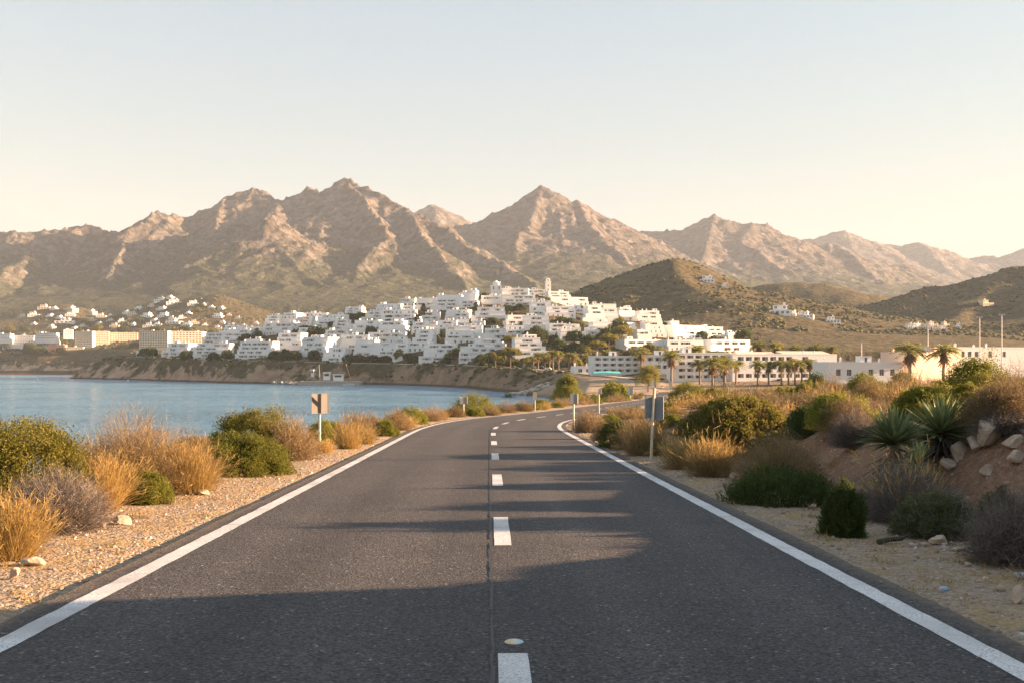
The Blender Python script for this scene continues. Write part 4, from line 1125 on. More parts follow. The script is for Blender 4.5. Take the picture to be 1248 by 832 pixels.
TOWN = [ # columns, foot row, top row
 (195,229,434,419),(215,250,420.5,411),(232,280,435.5,419),(284,332,437,417),(245,286,419,406),(266,303,418,402),(286,330,411,399),(314,356,408,394),(332,367,427.5,406.5),(363,399,434,412),(392,422,441,424),
 (332,379,400,386),(356,400,394,382),(361,381,412,400),(380,405,430,412),(393,426,415,403),(404,427,405.5,390),(426,462,405.5,391),(380,418,399,384),(412,447,425,409),(430,455,434,415),(449,482,437.5,418),(478,496,440,414),
 (448,497,418,406),(440,471,391,380),(450,482,387,371),(464,506,393,378),(459,496,407,392),(495,528,428,402),(511,536,394,381),(501,534,406,393),(531,557,408.7,391),(504,532,377,364),(524,561,378,360),(542,572,390,378),(558,581,375,354),
 (510,557,440,420),(542,582,418,399),(559,586,441.5,423),(586,614,371,361),(611,644,361,352),(612,654,373,360),(574,617,391,375),(617,643,396,385),(639,670,402,385.5),(648,676,384.6,369),(664,702,386,374),(642,671,361,353.5),
 (669,696,366,356),(671,718,373,363),(670,692,409,395),(683,708,421,402),(560,587,415,397.5),(585,619,413.5,401),(617,640,412,397.5),(570,619,429.5,413.5),(628,670,434,412.5),(710,740,394,373),(714,761,414,393),(720,754,391,371),(752,779,391,375.5),
 (777,807,393.5,379.5),(758,779,410,394),(777,795,415,403),(789,813,411,392),(762,813,426,415),(809,836,411,392),(819,867,414.5,397.5),(865,889,414.6,399.5),(887,913,418,406.5),(864,920,429,415),(814,860,428,415.5),
 # smaller infill houses seen between the long blocks
 (227,247,413,405),(272,292,404,397),(322,342,392,385.5),(343,362,388,382),(420,441,381,375),(486,505,372,364.5),(484,504,381,373),(298,317,424,414),(371,393,421,412),(405,421,424,415),(470,488,400,392),(492,508,395,387),(556,572,398,390),(655,672,374,367),(690,712,381,373),(560,575,366,357),(644,658,393,386),(640,656,418,409),(738,757,402,394),(836,856,420,413),(310,330,433,424),(258,274,424,417),(442,458,424,415),(514,530,416,408),(575,590,400,392),(692,708,404,396)]
rows = [('the promenade row', 430), ('the second tier up', 418), ('the third tier up', 406), ('the fourth tier up', 393), ('the fifth tier up', 379), ('the crest row', 0)]
sd = 0; TOWN_OBJ = []
for (a, b_, yb, yt) in TOWN:
    sd += 1
    pm = (a + b_) / 2
    yaw = float(np.interp(pm, [200, 440, 560, 640, 720, 900], [-.30, -.22, -.10, .10, .30, .38])) + float(np.random.default_rng(sd).normal(0, .10))
    o = block(a, b_, yb, yt, None, yaw, 'terrace', WHITE, 500 + sd)
    TOWN_OBJ.append((o, pm, yb, b_ - a, yb - yt))
for (rname, lim), up in zip(rows, [999, 430, 418, 406, 393, 379]):
    grp = sorted([t for t in TOWN_OBJ if lim <= t[2] < up], key=lambda t: t[1])
    for i, t in enumerate(grp):
        size = 'long' if t[3] > 38 else 'mid sized' if t[3] > 24 else 'small'
        tall = 'stepped white apartment block' if t[4] > 11 else 'white terraced house'
        tag(t[0], f"{size} {tall}, {ordinal(i + 1)} from the sea in {rname}", 'apartment block', GRP_TOWN)

# hotel wings and big low buildings on the flat
def hb(*a, label, cat='building', **k):
    o = block(*a, **k); return tag(o, label, cat)
hb(721, 783, 455, 434.5, Y=452, yaw=.06, style='slab', seed=901, name='hotel_wing', label='long white two storey hotel wing above the turquoise awning', cap=60)
hb(783, 821, 452, 433.5, Y=448, yaw=.10, style='slab', seed=902, name='hotel_wing', label='short white hotel wing with terracotta roof line beside the awning wing', cap=60)
hb(820, 893, 463, 431, Y=402, yaw=.14, style='slab', seed=903, name='hotel_wing', label='tall white balcony hotel wing behind the two tallest palms', cap=90)
hb(890, 1024, 463, 432.5, Y=405, wmul=.8, yaw=.18, style='slab', seed=904, name='hotel_wing', label='long white hotel wing with colonnade behind the palm row', cap=100)
hb(1008, 1102, 462, 431.5, Y=330, yaw=.16, style='low', seed=905, floors=1, wmul=.75, name='white_villa', label='broad white flat roofed building with dark square windows beside two palms', cap=60, base_z=zat(PX(1055, 330), 330))
hb(1098, 1182, 452, 430.5, Y=345, yaw=.5, style='low', mat=PEACH, floors=1, wmul=.2, seed=906, name='flat_roofed_building', label='sunlit peach coloured flat building behind the two tall inland palms', cap=60)
hb(1124, 1290, 446, 424.5, Y=380, yaw=.2, style='low', floors=1, wmul=.25, seed=907, name='flat_roofed_building', label='very long low white building under the tall lamp masts', cap=60)
hb(700, 724, 456, 447, Y=470, yaw=.1, style='low', seed=908, name='white_house', label='tiny white annexe at the seaward end of the awning hotel wing')
# sloping white roof volumes on the colonnaded wing
for (a, b_, t, bt, Y, lb) in ((893, 958, 428, 436, 410, 'white sloped roof hall behind the palm row, seaward one'), (960, 1024, 427, 436, 410, 'white sloped roof hall behind the palm row, inland one')):
    w = (b_ - a) / F * Y; z0 = PZ(bt + 8, Y); h = PZ(t, Y) - z0
    root = empty('roof_hall', (PX((a + b_) / 2, Y) + 2, Y + 9, z0), .18); mb = MB()
    mb.box(-w / 2, w / 2, 0, 12, 0, h * .62); part('wall', mb.mesh('wall', [WHITE]), root); mb = MB()
    mb.add([(-w / 2, -.4, h * .62 + .01), (w / 2, -.4, h * .62 + .01), (w / 2, 12, h), (-w / 2, 12, h), (w / 2, 12, h * .62 + .01), (-w / 2, 12, h * .62 + .01)], [(0, 1, 2, 3), (2, 4, 5, 3)], [(1, 4, 2), (0, 3, 5)])
    part('roof', mb.mesh('roof', [PEACH]), root); tag(root, lb, 'hall')

# turquoise awning in front of the hotel wing
Y = 440; root = empty('awning', (PX(740.5, Y), Y, PZ(457, Y)), .06); mb = MB(); w = 33 / F * Y
vs_ = []
for i in range(9):
    x = -w / 2 + w * i / 8; vs_ += [(x, 0, 1.15 - .25 * abs(i - 4) / 4), (x, 3.2, 1.9 - .25 * abs(i - 4) / 4), (x, -.02, .85 - .25 * abs(i - 4) / 4)]
mb.add(vs_, [(3 * i, 3 * i + 3, 3 * i + 4, 3 * i + 1) for i in range(8)] + [(3 * i + 2, 3 * i + 5, 3 * i + 3, 3 * i) for i in range(8)])
part('canvas', mb.mesh('canvas', [AQUA]), root)
for i in (0, 2, 4, 6, 8):
    mb = MB(); x = -w / 2 + w * i / 8; mb.frustum(x, .1, -2.0, .9, .05, .05, 6); part('post', mb.mesh('post', [M_METAL]), root)
tag(root, 'turquoise canvas awning in front of the white hotel wing', 'awning')

# church with dome, and the slim tower, on the crest
def at_px(px, py, y0=440, Y=None):
    Y = Y or cast(px, py, y0, 1800) or 900; return PX(px, Y), Y, PZ(py, Y)
x, y, z = at_px(605, 356, 800); s = y / F
root = empty('church', (x, y, z), .1); mb = MB(); w = 12.5 * s
mb.box(-w / 2, w / 2, 0, w, -6, 8.5 * s); facade(mb, -w / 2, -.004, 1, 0, w, 2 * s, 5 * s, [(w * .2, 1, w * .15, 3), (w * .62, 1, w * .15, 3)], .02)
part('wall', mb.mesh('wall', [WHITE]), root); mb = MB()
mb.frustum(0, w / 2, 8.503 * s, 11 * s, w * .33, w * .33, 12); r = w * .33
for i in range(4): mb.frustum(0, w / 2, (11 + i * .9) * s, (11 + (i + 1) * .9) * s, r * math.cos(i * .36), r * math.cos((i + 1) * .36), 12)
part('dome', mb.mesh('dome', [WHITE]), root); mb = MB(); mb.box(w * .3, w * .44, 1, 2.2, 8.51 * s, 12 * s); mb.frustum(w * .37, 1.6, 12 * s, 13 * s, .9, .2, 4)
part('bell_gable', mb.mesh('bell_gable', [WHITE]), root)
for i in (-1, 1):
    o = part('window', win_mesh(1.2, 3.0, 'white'), root, (i * w * .27 - .6, -.08, 3 * s))
tag(root, 'white domed church on the very top of the town hill', 'church')
x, y, z = at_px(668.5, 358, 800); root = empty('bell_tower', (x, y, z), .2); mb = MB(); w = 6.2 * s
mb.box(-w / 2, w / 2, 0, w, -6, 14.5 * s); part('wall', mb.mesh('wall', [WHITE]), root); mb = MB()
mb.box(-w / 2 - .25, w / 2 + .25, -.25, w + .25, 14.505 * s, 15.3 * s); mb.box(-w * .38, w * .38, w * .12, w * .88, 15.31 * s, 18 * s); mb.frustum(0, w / 2, 18.01 * s, 19 * s, w * .4, w * .1, 8)
part('lantern', mb.mesh('lantern', [WHITE]), root)
for zz in (4, 9, 15.7): part('window', win_mesh(1.0, 1.4, 'white'), root, (-.5, -.07 if zz < 15 else w * .12 - .07, zz * s))
tag(root, 'slim square white tower on the town crest inland of the domed church', 'tower')

# villas scattered on the hill behind the bay and on the mountain foot
def villa_proto(seed, mat):
    rg = np.random.default_rng(seed); root = empty('hill_villa'); mb = MB()
    W, D_, H1 = 10.0, 8.0, 3.3
    ops = [(.8 + i * 2.3, .9, 1.3, 1.5) for i in range(4)]
    mb.box(-W / 2, W / 2, 0, D_, -5, 0); facade(mb, -W / 2, 0, 1, 0, W, 0, H1, ops, .25); facade(mb, W / 2, 0, 0, 1, D_, 0, H1, [(2, .9, 1.2, 1.4)], .25); facade(mb, -W / 2, D_, 0, -1, D_, 0, H1, [], .2); facade(mb, W / 2, D_, -1, 0, W, 0, H1, [], .2)
    mb.add([(-W / 2, 0, H1), (W / 2, 0, H1), (W / 2, D_, H1), (-W / 2, D_, H1)], [(0, 1, 2, 3)])
    part('wall', mb.mesh('wall', [mat]), root)
    ux = rg.uniform(-1.5, 1.5); uw = rg.uniform(4, 6.5); mb = MB(); o2 = [(.5, .9, 1.2, 1.3), (uw - 1.9, .9, 1.2, 1.3)]
    facade(mb, ux - uw / 2, 2.0, 1, 0, uw, H1 + .003, 2.8, o2, .25); facade(mb, ux + uw / 2, 2.0, 0, 1, 5.5, H1 + .003, 2.8, [], .2); facade(mb, ux - uw / 2, 7.5, 0, -1, 5.5, H1 + .003, 2.8, [], .2); facade(mb, ux + uw / 2, 7.5, -1, 0, uw, H1 + .003, 2.8, [], .2)
    mb.box(ux - uw / 2 - .25, ux + uw / 2 + .25, 1.75, 7.75, H1 + 2.81, H1 + 3.05)
    part('upper_storey', mb.mesh('upper_storey', [mat]), root)
    for (a, z_, w_, h_) in ops: part('window', win_mesh(w_, h_, 'white'), root, (-W / 2 + a, .22, z_))
    for (a, z_, w_, h_) in o2: part('window', win_mesh(w_, h_, 'white'), root, (ux - uw / 2 + a, 2.22, H1 + z_))
    b = MB(); b.box(-.4, .4, -.4, .4, 0, 1.5); b.box(-.5, .5, -.5, .5, 1.503, 1.65); part('chimney', b.mesh('chimney', [mat]), root, (ux + uw * .3, 5, H1 + 3.05))
    return root
VP = [villa_proto(i, m) for i, m in enumerate((WHITE, WHITE, CREAM, WHITE))]; vused = [0] * 4
VILLAS_L = [(53,377,14),(65,378,9),(83,379,16),(26,387,9),(41,386,14),(58,387,9),(71,389,9),(85,385.5,11),(109,382,10),(78,394,22),(123,387,11),(133,385.5,5),(133,392,8),(120,396,8),(139,399,11),(149,393,10),(160,385,11),(176,387,12),(197,387,13),(208,388.5,6),(210,395,18),(167.5,377,8),(183,374.5,10),(194,379,11),(212,371,18),(194,368,12),(206,364,8),(152,383,9),(160,397,8),(192,397,9),
 (235,372.5,13),(248,372,4),(257,376,8),(268,377,8),(279,385,6),(264,387.5,12),(290,389,8),(222,389,10),(237,395,11),(226,398,12),(311,395,7),(265,401,9),(280,398,8),(180,399,12),(250,397,7),(100,399,9),(60,400,9),(40,396,7),(88,402,8),(110,391,9),(186,392,8),(270,394,7),(297,398,7),(228,383,7)]
VILLAS_M = [(280.5,356,6),(287,354.5,4),(375,355,7),(385.5,356,10),(398,356,7),(367,357,4),(410,357.5,6),(390,361,5),(408,371,8),(340,349,7),(352,350,6)]
VILLAS_R = [(951,399,26),(966,402,8),(983,405,16),(1016,414.5,17),(1112,404,12),(1121,400,11),(1131,406,12),(1138,398,13),(1148,403,12),(1154,398,9),(1126,405,9),(1142,405,10),(1116,406.5,9),(1168,400,7),(862,344.5,18),(1205,373,16),(884,351,8),(976,402,8)]
def put_villa(px, py, wpx, y0, y1, grp, lab, rg):
    Y = cast(px, py, y0, y1)
    if Y is None: Y = 2000.0 if y1 > 2050 else 1400.0
    i = int(rg.integers(4)); o = VP[i] if not vused[i] else dup(VP[i]); vused[i] = 1
    s = wpx / F * Y / 10.0; o.location = (PX(px, Y), Y, zat(PX(px, Y), Y) if y1 < 2100 else PZ(py, Y)); o.rotation_euler = (0, 0, float(rg.uniform(-.5, .35))); o.scale = (s, min(s, 1.8), float(np.clip(s * .75, .75, 1.5)))
    tag(o, lab, 'villa', grp)
rv = np.random.default_rng(5)
def lab_villas(lst, y0, y1, grp, where, tiers):
    for (nm, lo, hi) in tiers:
        for i, (a, b_, w_) in enumerate(sorted([v for v in lst if lo <= v[1] < hi], key=lambda v: v[0])):
            put_villa(a, b_, w_, y0, y1, grp, f"{'wide' if w_ > 11 else 'small'} pale villa, {ordinal(i + 1)} from the sea in {nm} {where}", rv)
lab_villas(VILLAS_L, 1150, 2100, 'villas on the hill behind the bay', 'across the bay', [('the highest line', 0, 380), ('the middle line', 380, 389), ('the lower line', 389, 396), ('the lowest line', 396, 999)])
lab_villas(VILLAS_R, 930, 2000, 'villas on the dark scrub hills', 'on inland hills', [('the hilltop line', 0, 380), ('the mid slope line', 380, 403), ('the foot line', 403, 999)])

# big slab blocks and low houses on the far shore
def far_block(a, b_, yb, yt, Y, **k): return block(a, b_, yb, yt, Y=Y, **k)
tag(far_block(91, 113, 425, 404, 1560, yaw=-.12, style='tower', mat=CREAM, seed=71, name='apartment_tower'), 'cream high apartment block on the far shore, shaded half nearest the open sea', 'apartment block', 'high blocks on the far shore')
tag(far_block(112.5, 132, 424.5, 404, 1575, yaw=.35, style='tower', mat=CREAM, seed=72, name='apartment_tower'), 'cream high apartment block on the far shore with its sunlit wing', 'apartment block', 'high blocks on the far shore')
tag(far_block(135, 166, 422, 405.5, 1600, yaw=.3, style='tower', mat=CREAM, seed=73, name='apartment_tower'), 'lower sunlit cream block between the two high far shore blocks', 'apartment block', 'high blocks on the far shore')
tag(far_block(169, 205, 424, 403.5, 1500, yaw=-.1, style='tower', mat=CREAM, seed=74, name='apartment_tower'), 'widest cream high block just behind the headland trees', 'apartment block', 'high blocks on the far shore')
tag(far_block(204, 244, 420, 404, 1540, yaw=.35, style='tower', mat=CREAM, seed=75, name='apartment_tower'), 'sunlit cream block adjoining the widest one behind the headland', 'apartment block', 'high blocks on the far shore')
tag(far_block(58, 78, 429, 420.5, 1540, yaw=.1, style='low', mat=PINK, seed=76, name='low_house'), 'pink walled low house above the far cliff', 'house')
tag(far_block(78, 100, 429.5, 423, 1540, yaw=.2, style='low', mat=CREAM, seed=77, name='low_house'), 'cream low house beside the pink one above the far cliff', 'house')
for i, (a, b_, yb, yt, l) in enumerate([(-6, 12, 413, 407, 'highest'), (14, 40, 419, 409, 'largest and whitest'), (4, 24, 426.5, 421, 'lowest'), (44, 68, 413, 406, 'shaded bluish'), (52, 70, 421, 413, 'half hidden by trees'), (78, 88, 408, 402, 'smallest upper')]):
    tag(far_block(a, b_, yb, yt, 1560 + 12 * (i % 3), yaw=.15 * (i % 3), style='low', seed=80 + i, name='white_house'), f'{l} white house in the cluster above the far sunlit cliff', 'house', 'white houses above the far cliff')
tag(far_block(166, 177, 431, 427.5, 905, yaw=0, style='low', seed=95, name='white_house'), 'lone tiny white house among dark headland trees', 'house')
# ------------------------------------------------------------------ trees, palms
def tree_proto(kind, seed):
    rg = np.random.default_rng(seed)
    if kind == 'round':      # 7 m broad evergreen
        root = empty('evergreen_tree'); v, q = leafy(rg, 3.4, 4.6, 110, 46, .55, .8, .6, -.3, .6, .3); v[:, 2] += 2.6; mt = DARKG; hh = 4.5
    elif kind == 'umbrella': # stone pine
        root = empty('stone_pine'); v, q = leafy(rg, 4.3, 2.6, 110, 50, .5, .85, .5, -.25, .75, .2); v[:, 2] += 5.2; mt = OLIVE; hh = 6.0
    elif kind == 'low':      # 3 m hedge like shrub
        root = empty('dark_shrub'); v, q = leafy(rg, 3.2, 2.8, 80, 40, .5, .7, .6, -.05, .6, .3); mt = DARKG; hh = 2.0
    elif kind == 'olivelow':
        root = empty('olive_shrub'); v, q = leafy(rg, 3.2, 3.0, 80, 40, .5, .7, .6, -.05, .6, .3); mt = OLIVE; hh = 2.0
    elif kind == 'cypress':
        root = empty('cypress'); v, q = leafy(rg, 1.3, 8.0, 90, 34, .4, .5, .5, .0, .6, .2); v[:, 2] += .3; mt = DARKG; hh = 5
    part('crown', mesh_np('crown', v, q, mt), root)
    mb = MB(); mb.tube([(0, 0, -1.5), (.1, .05, hh * .5), (.0, .2, hh)], [.28, .2, .1], 6)
    for a in range(4):
        an = a * 1.57 + rg.uniform(0, .8); mb.tube([(0, .1, hh * .6), (1.4 * math.cos(an), 1.4 * math.sin(an), hh + .9)], [.12, .04], 5)
    part('trunk', mb.mesh('trunk', [BARK]), root)
    return root
TP = {k: [tree_proto(k, i * 7 + s) for s in range(2)] for i, k in enumerate(('round', 'umbrella', 'low', 'olivelow', 'cypress'))}
TU = set(); TREES = []
NAT = {'round': (6.8, 7.2), 'umbrella': (8.6, 7.8), 'low': (6.4, 2.8), 'olivelow': (6.4, 3.0), 'cypress': (2.6, 8.3)}
TLOOK = {'round': 'dark bushy evergreen tree', 'umbrella': 'flat topped stone pine', 'low': 'dark low shrub', 'olivelow': 'olive coloured low shrub', 'cypress': 'slim dark cypress'}
rt = np.random.default_rng(12)
def tree(kind, px, ybase, wpx, hpx, y0=440, y1=1900, Y=None, label=None, zoff=0.0):
    Y = Y or cast(px, ybase, y0, y1)
    if Y is None: return
    p = TP[kind][int(rt.integers(2))]
    o = p if p.name not in TU else dup(p); TU.add(p.name)
    sx = wpx / F * Y / NAT[kind][0] * 1.12; sz = hpx / F * Y / NAT[kind][1] * 1.15
    x = PX(px, Y); o.location = (x, Y, min(PZ(ybase, Y), zat(x, Y)) - .1 + zoff); o.scale = (sx, sx, sz); o.rotation_euler = (0, 0, float(rt.uniform(0, 6.28)))
    TREES.append((o, kind, px, ybase, label)); return o
for k, a in {'low': [(905,463,14,5),(918,464,12,6),(931,464,13,5),(946,464,14,6),(962,463,13,5),(976,463,12,6),(990,463,14,6),(1006,463,14,7),(832,463,13,6),(846,463,12,5),(876,464,14,6),(176,434,14,8),(186,434,14,9),(196,424,12,9),(210,431,10,7),(228,437,13,9),(260,438,14,7),(276,437,13,9),(291,438,12,5),(300,415,18,7),(315,414,14,9),(335,438,15,9),(347,438,16,11),(360,438,14,8),(372,406,14,8),(362,409,12,6),(383,436,14,8),(394,431,12,7),(427,390,15,7),(440,389,14,7),(405,398,12,5),(474,394,10,8),(494,378,12,6),(510,377,12,7),(520,386,10,6),(452,409,14,9),(463,406,9,7),
     (384,410,18,10),(397,409,12,8),(455,439,18,6),(470,440,16,6),(436,439,16,6),(424,440,12,7),(505,441,14,7),(497,437,10,6),(522,439,12,5),(545,442,12,6),(556,432,11,7),(541,410,10,7),(524,392,11,6),(565,383,14,6),(590,395,16,5),(600,394,15,6),(620,379,15,6),(634,378,14,6),(606,402,13,6),(646,411,15,7),(660,413,15,9),(674,418,14,8),(684,393,14,6),(695,396,14,7),(706,402,14,8),(653,404,12,6),(590,362,9,4.5),(665,369,12,5.5),(729,392,14,4),(706,378,14,5),(870,416,12,6),(700,428,16,9),(687,428,14,8),(300,426,9,6),(250,426,9,5)],
     'olivelow': [(486,437,13,9),(531,418,10,9),(548,437,12,7),(570,438,12,9),(655,446,16,9),(641,446,16,8),(625,446,18,8),(700,446,18,10),(716,443,16,9),(727,440,18,9),(742,436,18,8),(608,379,14,5),(700,372,16,5),(640,396,12,5),(675,408,14,6),(690,411,14,7),(545,404,8,7),(790,427,18,7),(806,432,18,7),(770,432,20,6),(905,427,14,5),(748,419,14,7),(756,392,9,5),(779,413,10,5),(712,429,18,8),(843,413,12,7),(836,432,14,7),(590,446,14,6),(610,446,14,7)],
     'round': [(196,423,9,10),(391,426,12,13),(700,422,20,16),(717,426,18,15),(741,419,20,16),(755,414,22,20),(733,424,18,15),(812,407,17,12),(905,421,20,16),(855,418,15,12),(587,446,18,12),(604,447,20,13),(681,430,16,14),(664,449,16,12),(1000,463,22,20)],
     'umbrella': [(623,427,22,15),(622,449,26,22),(604,450,22,18),(758,424,24,22),(742,428,22,18),(728,434,20,16)],
     'cypress': [(313,411,5,10),(508,395,5,12),(580,378,6,9),(516,379,5,8)]}.items():
    for (px, yb, w_, h_) in a: tree(k, px, yb, w_, h_, 470)
for (px, yb, w_, h_) in [(8,426,14,6),(38,429,16,9),(50,430,14,6),(66,419,22,10),(60,421,16,9),(75,429,10,5),(150,425,14,5),(165,423,12,5),(120,401,10,5),(104,396,9,5),(150,404,12,5),(190,404,14,5),(225,403,14,5),(260,406,14,5),(140,389,10,4),(170,392,10,4),(205,381,10,4),(240,380,10,4),(30,404,12,5),(12,403,12,5),(95,405,12,4)]:
    tree('low' if px % 4 else 'olivelow', px, yb, w_, h_, 1150)
for kind in TP:
    for zone, (lo, hi, wh) in {'a': (0, 393, 'high in the white town'), 'b': (393, 418, 'midway up the white town'), 'c': (418, 434, 'among the lower white blocks'), 'd': (434, 999, 'at the town foot')}.items():
        g = sorted([t for t in TREES if t[1] == kind and lo <= t[3] < hi], key=lambda t: t[2])
        for i, t in enumerate(g):
            w_ = wh if t[2] > 172 else 'across the far bay'
            tag(t[0], t[4] or f"{TLOOK[kind]} {w_}, {ordinal(i + 1)} such from the sea", 'tree' if kind in ('round', 'umbrella', 'cypress') else 'bush', 'trees and shrubs around the town')

# individual trees by the road
def big_tree(name, px, ybase, wpx, hpx, Y, mat, label, conic, seed, trunk=.12):
    rg = np.random.default_rng(seed); x = PX(px, Y); z = zat(x, Y); w_ = wpx / F * Y / 2; top = PZ(ybase - hpx, Y) - z; root = empty(name, (x, Y, z - .1))
    nc = 240; D = dome_dirs(nc, rg, -.35); f = rg.uniform(.35, 1, nc) ** .6 * lump(D, rg, .25)
    C = D * f[:, None] * [w_ * .86, w_ * .86, 1]; zz = (C[:, 2] + .35) / 1.35; 
    if conic: k = np.clip(1.12 - zz * .85, .12, 1); C[:, :2] *= k[:, None]
    C[:, 2] = top * (trunk + (1 - trunk) * np.clip(zz, 0, 1) * .95)
    per = 60; P = (C[:, None] + unit(rg.normal(size=(nc, per, 3))) * rg.uniform(0, 1, (nc, per, 1)) ** .5 * w_ * .17).reshape(-1, 3)
    v, q = leaves(P, rg, .11 * w_ ** .6, .4, .5, np.repeat(D, per, 0) * .5); part('crown', mesh_np('crown', v, q, mat), root)
    mb = MB(); mb.tube([(0, 0, -.3), (.1, .1, top * .3), (0, 0, top * .75)], [w_ * .07, w_ * .05, w_ * .02], 7)
    for i in range(7):
        a = i * .9; h = top * (.2 + .07 * i); mb.tube([(0, 0, h), (math.cos(a) * w_ * .6, math.sin(a) * w_ * .6, h + top * .15)], [w_ * .03, w_ * .01], 5)
    part('trunk', mb.mesh('trunk', [BARK]), root); return tag(root, label, 'tree')
big_tree('pine_tree', 691, 489, 50, 38, 205, GREEN, 'bright green pine beside the bend between sea and road', True, 3, .05)
big_tree('pine_tree', 790, 481, 34, 40, 345, OLIVE, 'bushy tree with pale trunk where the road vanishes', False, 4, .22)
big_tree('pine_tree', 748, 489, 40, 26, 232, DARKG, 'broad round green tree on the sea side past the pine', False, 8, .0)

# palms
def palm_proto(seed):
    rg = np.random.default_rng(seed); root = empty('palm_tree'); H = 8.0
    mb = MB(); lean = rg.uniform(-.25, .25)
    pts = [(lean * (t ** 2), .05 * math.sin(t * 6), H * t) for t in np.linspace(-.08, .86, 9)]
    mb.tube(pts, [.34, .27, .24, .23, .22, .22, .23, .26, .3], 8); part('trunk', mb.mesh('trunk', [PTRUNK]), root)
    n = 58; D = dome_dirs(n, rg, -.38); L = rg.uniform(2.1, 2.8, n)
    top = np.array([lean * .74, 0, H * .86])
    t = np.linspace(0, 1, 8); ps = []
    C = top + L[:, None, None] * (D[:, None] * t[None, :, None] - np.array([0, 0, .42])[None, None] * (t ** 2)[None, :, None])
    S_ = unit(np.cross(D, [0, 0, 1.0]) + 1e-4)
    for sg in (-1, 1):          # leaflets, folded up in a V along the rib
        for j in range(1, 8):
            for f in (0, .5):
                P0 = C[:, j] * (1 - f) + C[:, j - 1] * f; T = unit(C[:, j] - C[:, j - 1])
                dd = unit(S_ * sg * .9 + T * .75 + np.array([0, 0, .05]) + rg.normal(size=(n, 3)) * .12)
                v, q, _ = strands(P0, dd, .62 * (1 - .6 * abs(j / 7 - .45)), .10, rg, 1, .1, .15, .7); ps.append((v, q))
    v, q, _ = strands(np.repeat(top[None], n, 0), D, L * .9, .05, rg, 5, .0, .42, .6); ps.append((v, q))
    part('crown', mesh_np('crown', *join(ps), PALM), root)
    m = 160; a = rg.uniform(0, 6.28, m); zz = rg.uniform(.62, .86, m) * H
    P0 = np.stack([lean * .7 + .2 * np.cos(a), .2 * np.sin(a), zz], 1); Dd = unit(np.stack([np.cos(a) * .5, np.sin(a) * .5, -np.ones(m)], 1))
    v, q, _ = strands(P0, Dd, rg.uniform(.7, 1.5, m), .16, rg, 2, .2, .1, .6); part('skirt', mesh_np('skirt', v, q, SKIRT), root)
    return root
PP = [palm_proto(i) for i in (1, 2, 3)]; PU = set()
PALMS = [(781.5,447,420,447),(818.5,459,424,396),(847,452,416,425),(868,479,431,325),(883,476,430,330),(897,462,436,385),(872,455,425,415),(888,455,424,415),(853,462,434,388),(923.5,466,436,372),(936.5,466,437,374),(952.5,465,435,373),(969,464,434,375),(977,463,436,380),(987,463,434,378),(961,464,437,382),(924,440,412,470),(945,440,413,470),(969,440,417,470),(996,440,416,470),(1012,440,418,470),(987,440,420,472),(1109,452,412.5,330),(1150,452,414,330),
         (656,450,428,520),(664,453,427,505),(674,450,424,515),(681,450,425,512),(693,449,427,505),(699,449,428,505),(670,447,428,525),(650,447,432,530)]
for i, (px, yb, yt, Y) in enumerate(PALMS):
    p = PP[i % 3]; o = p if p.name not in PU else dup(p); PU.add(p.name)
    x = PX(px, Y); z = min(PZ(yb, Y), zat(x, Y)) if Y > 320 else zat(x, Y); h = PZ(yt, Y) - z; s = h / 8.9; wd = max(s, .8) * (1.28 if Y < 470 else 1.12)
    o.location = (x, Y, z); o.scale = (wd, wd, s); o.rotation_euler = (0, 0, i * 1.7)
    if Y >= 500: lab = f'distant palm by the parked cars below the town, {ordinal(sorted(p_[0] for p_ in PALMS if p_[3] >= 500).index(px) + 1)} from the sea'
    elif Y >= 470: lab = f'palm crown rising behind the white hotel roofs, {ordinal(sorted(p_[0] for p_ in PALMS if 470 <= p_[3] < 500).index(px) + 1)} from the sea'
    elif px in (868, 883): lab = 'tall palm with shaggy trunk nearest the road end' if px == 868 else 'tall slim palm just inland of the shaggy one'
    elif px in (1109, 1150): lab = 'round crowned palm before the white villa windows' if px == 1109 else 'round crowned palm in front of the peach building'
    else: lab = f'palm in front of the white hotel, {ordinal(sorted(p_[0] for p_ in PALMS if 340 < p_[3] < 470).index(px) + 1)} in the row from the sea'
    tag(o, lab, 'palm tree', 'palms around the hotel')
# ------------------------------------------------------------------ signs, masts, rocks, boat, cars
SIGNF = simple('sign_back', (.30, .27, .24), .5, .08, 6); SIGNB = simple('sign_black', (.012, .012, .014), .5); GALV = simple('galvanised_steel', (.42, .41, .39), .42, .12, 9, .5)
BLUEG = simple('sign_grey_blue', (.22, .235, .245), .45, .08, 5); SWHITE = simple('sign_white', (.62, .6, .56), .5, .08, 5); POSTY = simple('post_cream', (.55, .48, .36), .6, .1, 5)
def post(root, h, r=.035, mat=None, lean=0.0):
    mb = MB(); mb.tube([(0, 0, -.25), (lean * .5, 0, h * .5), (lean, 0, h)], r, 10); return part('post', mb.mesh('post', [mat or GALV]), root)
def panel(root, x, y, z, w, h, mat, rz=0.0, name='panel', back=None):
    mb = MB(); t = .012
    mb.box(-w / 2, w / 2, -t, t, 0, h, 0); mb.box(-w / 2 - .008, -w / 2, -t * 1.6, t * 1.6, 0, h, 1); mb.box(w / 2, w / 2 + .008, -t * 1.6, t * 1.6, 0, h, 1)
    mb.box(-w / 2 - .008, w / 2 + .008, -t * 1.6, t * 1.6, -.008, 0, 1); mb.box(-w / 2 - .008, w / 2 + .008, -t * 1.6, t * 1.6, h, h + .008, 1)
    o = part(name, mb.mesh(name, [mat, back or GALV]), root, (x, y, z)); o.rotation_euler = (0, 0, rz); return o
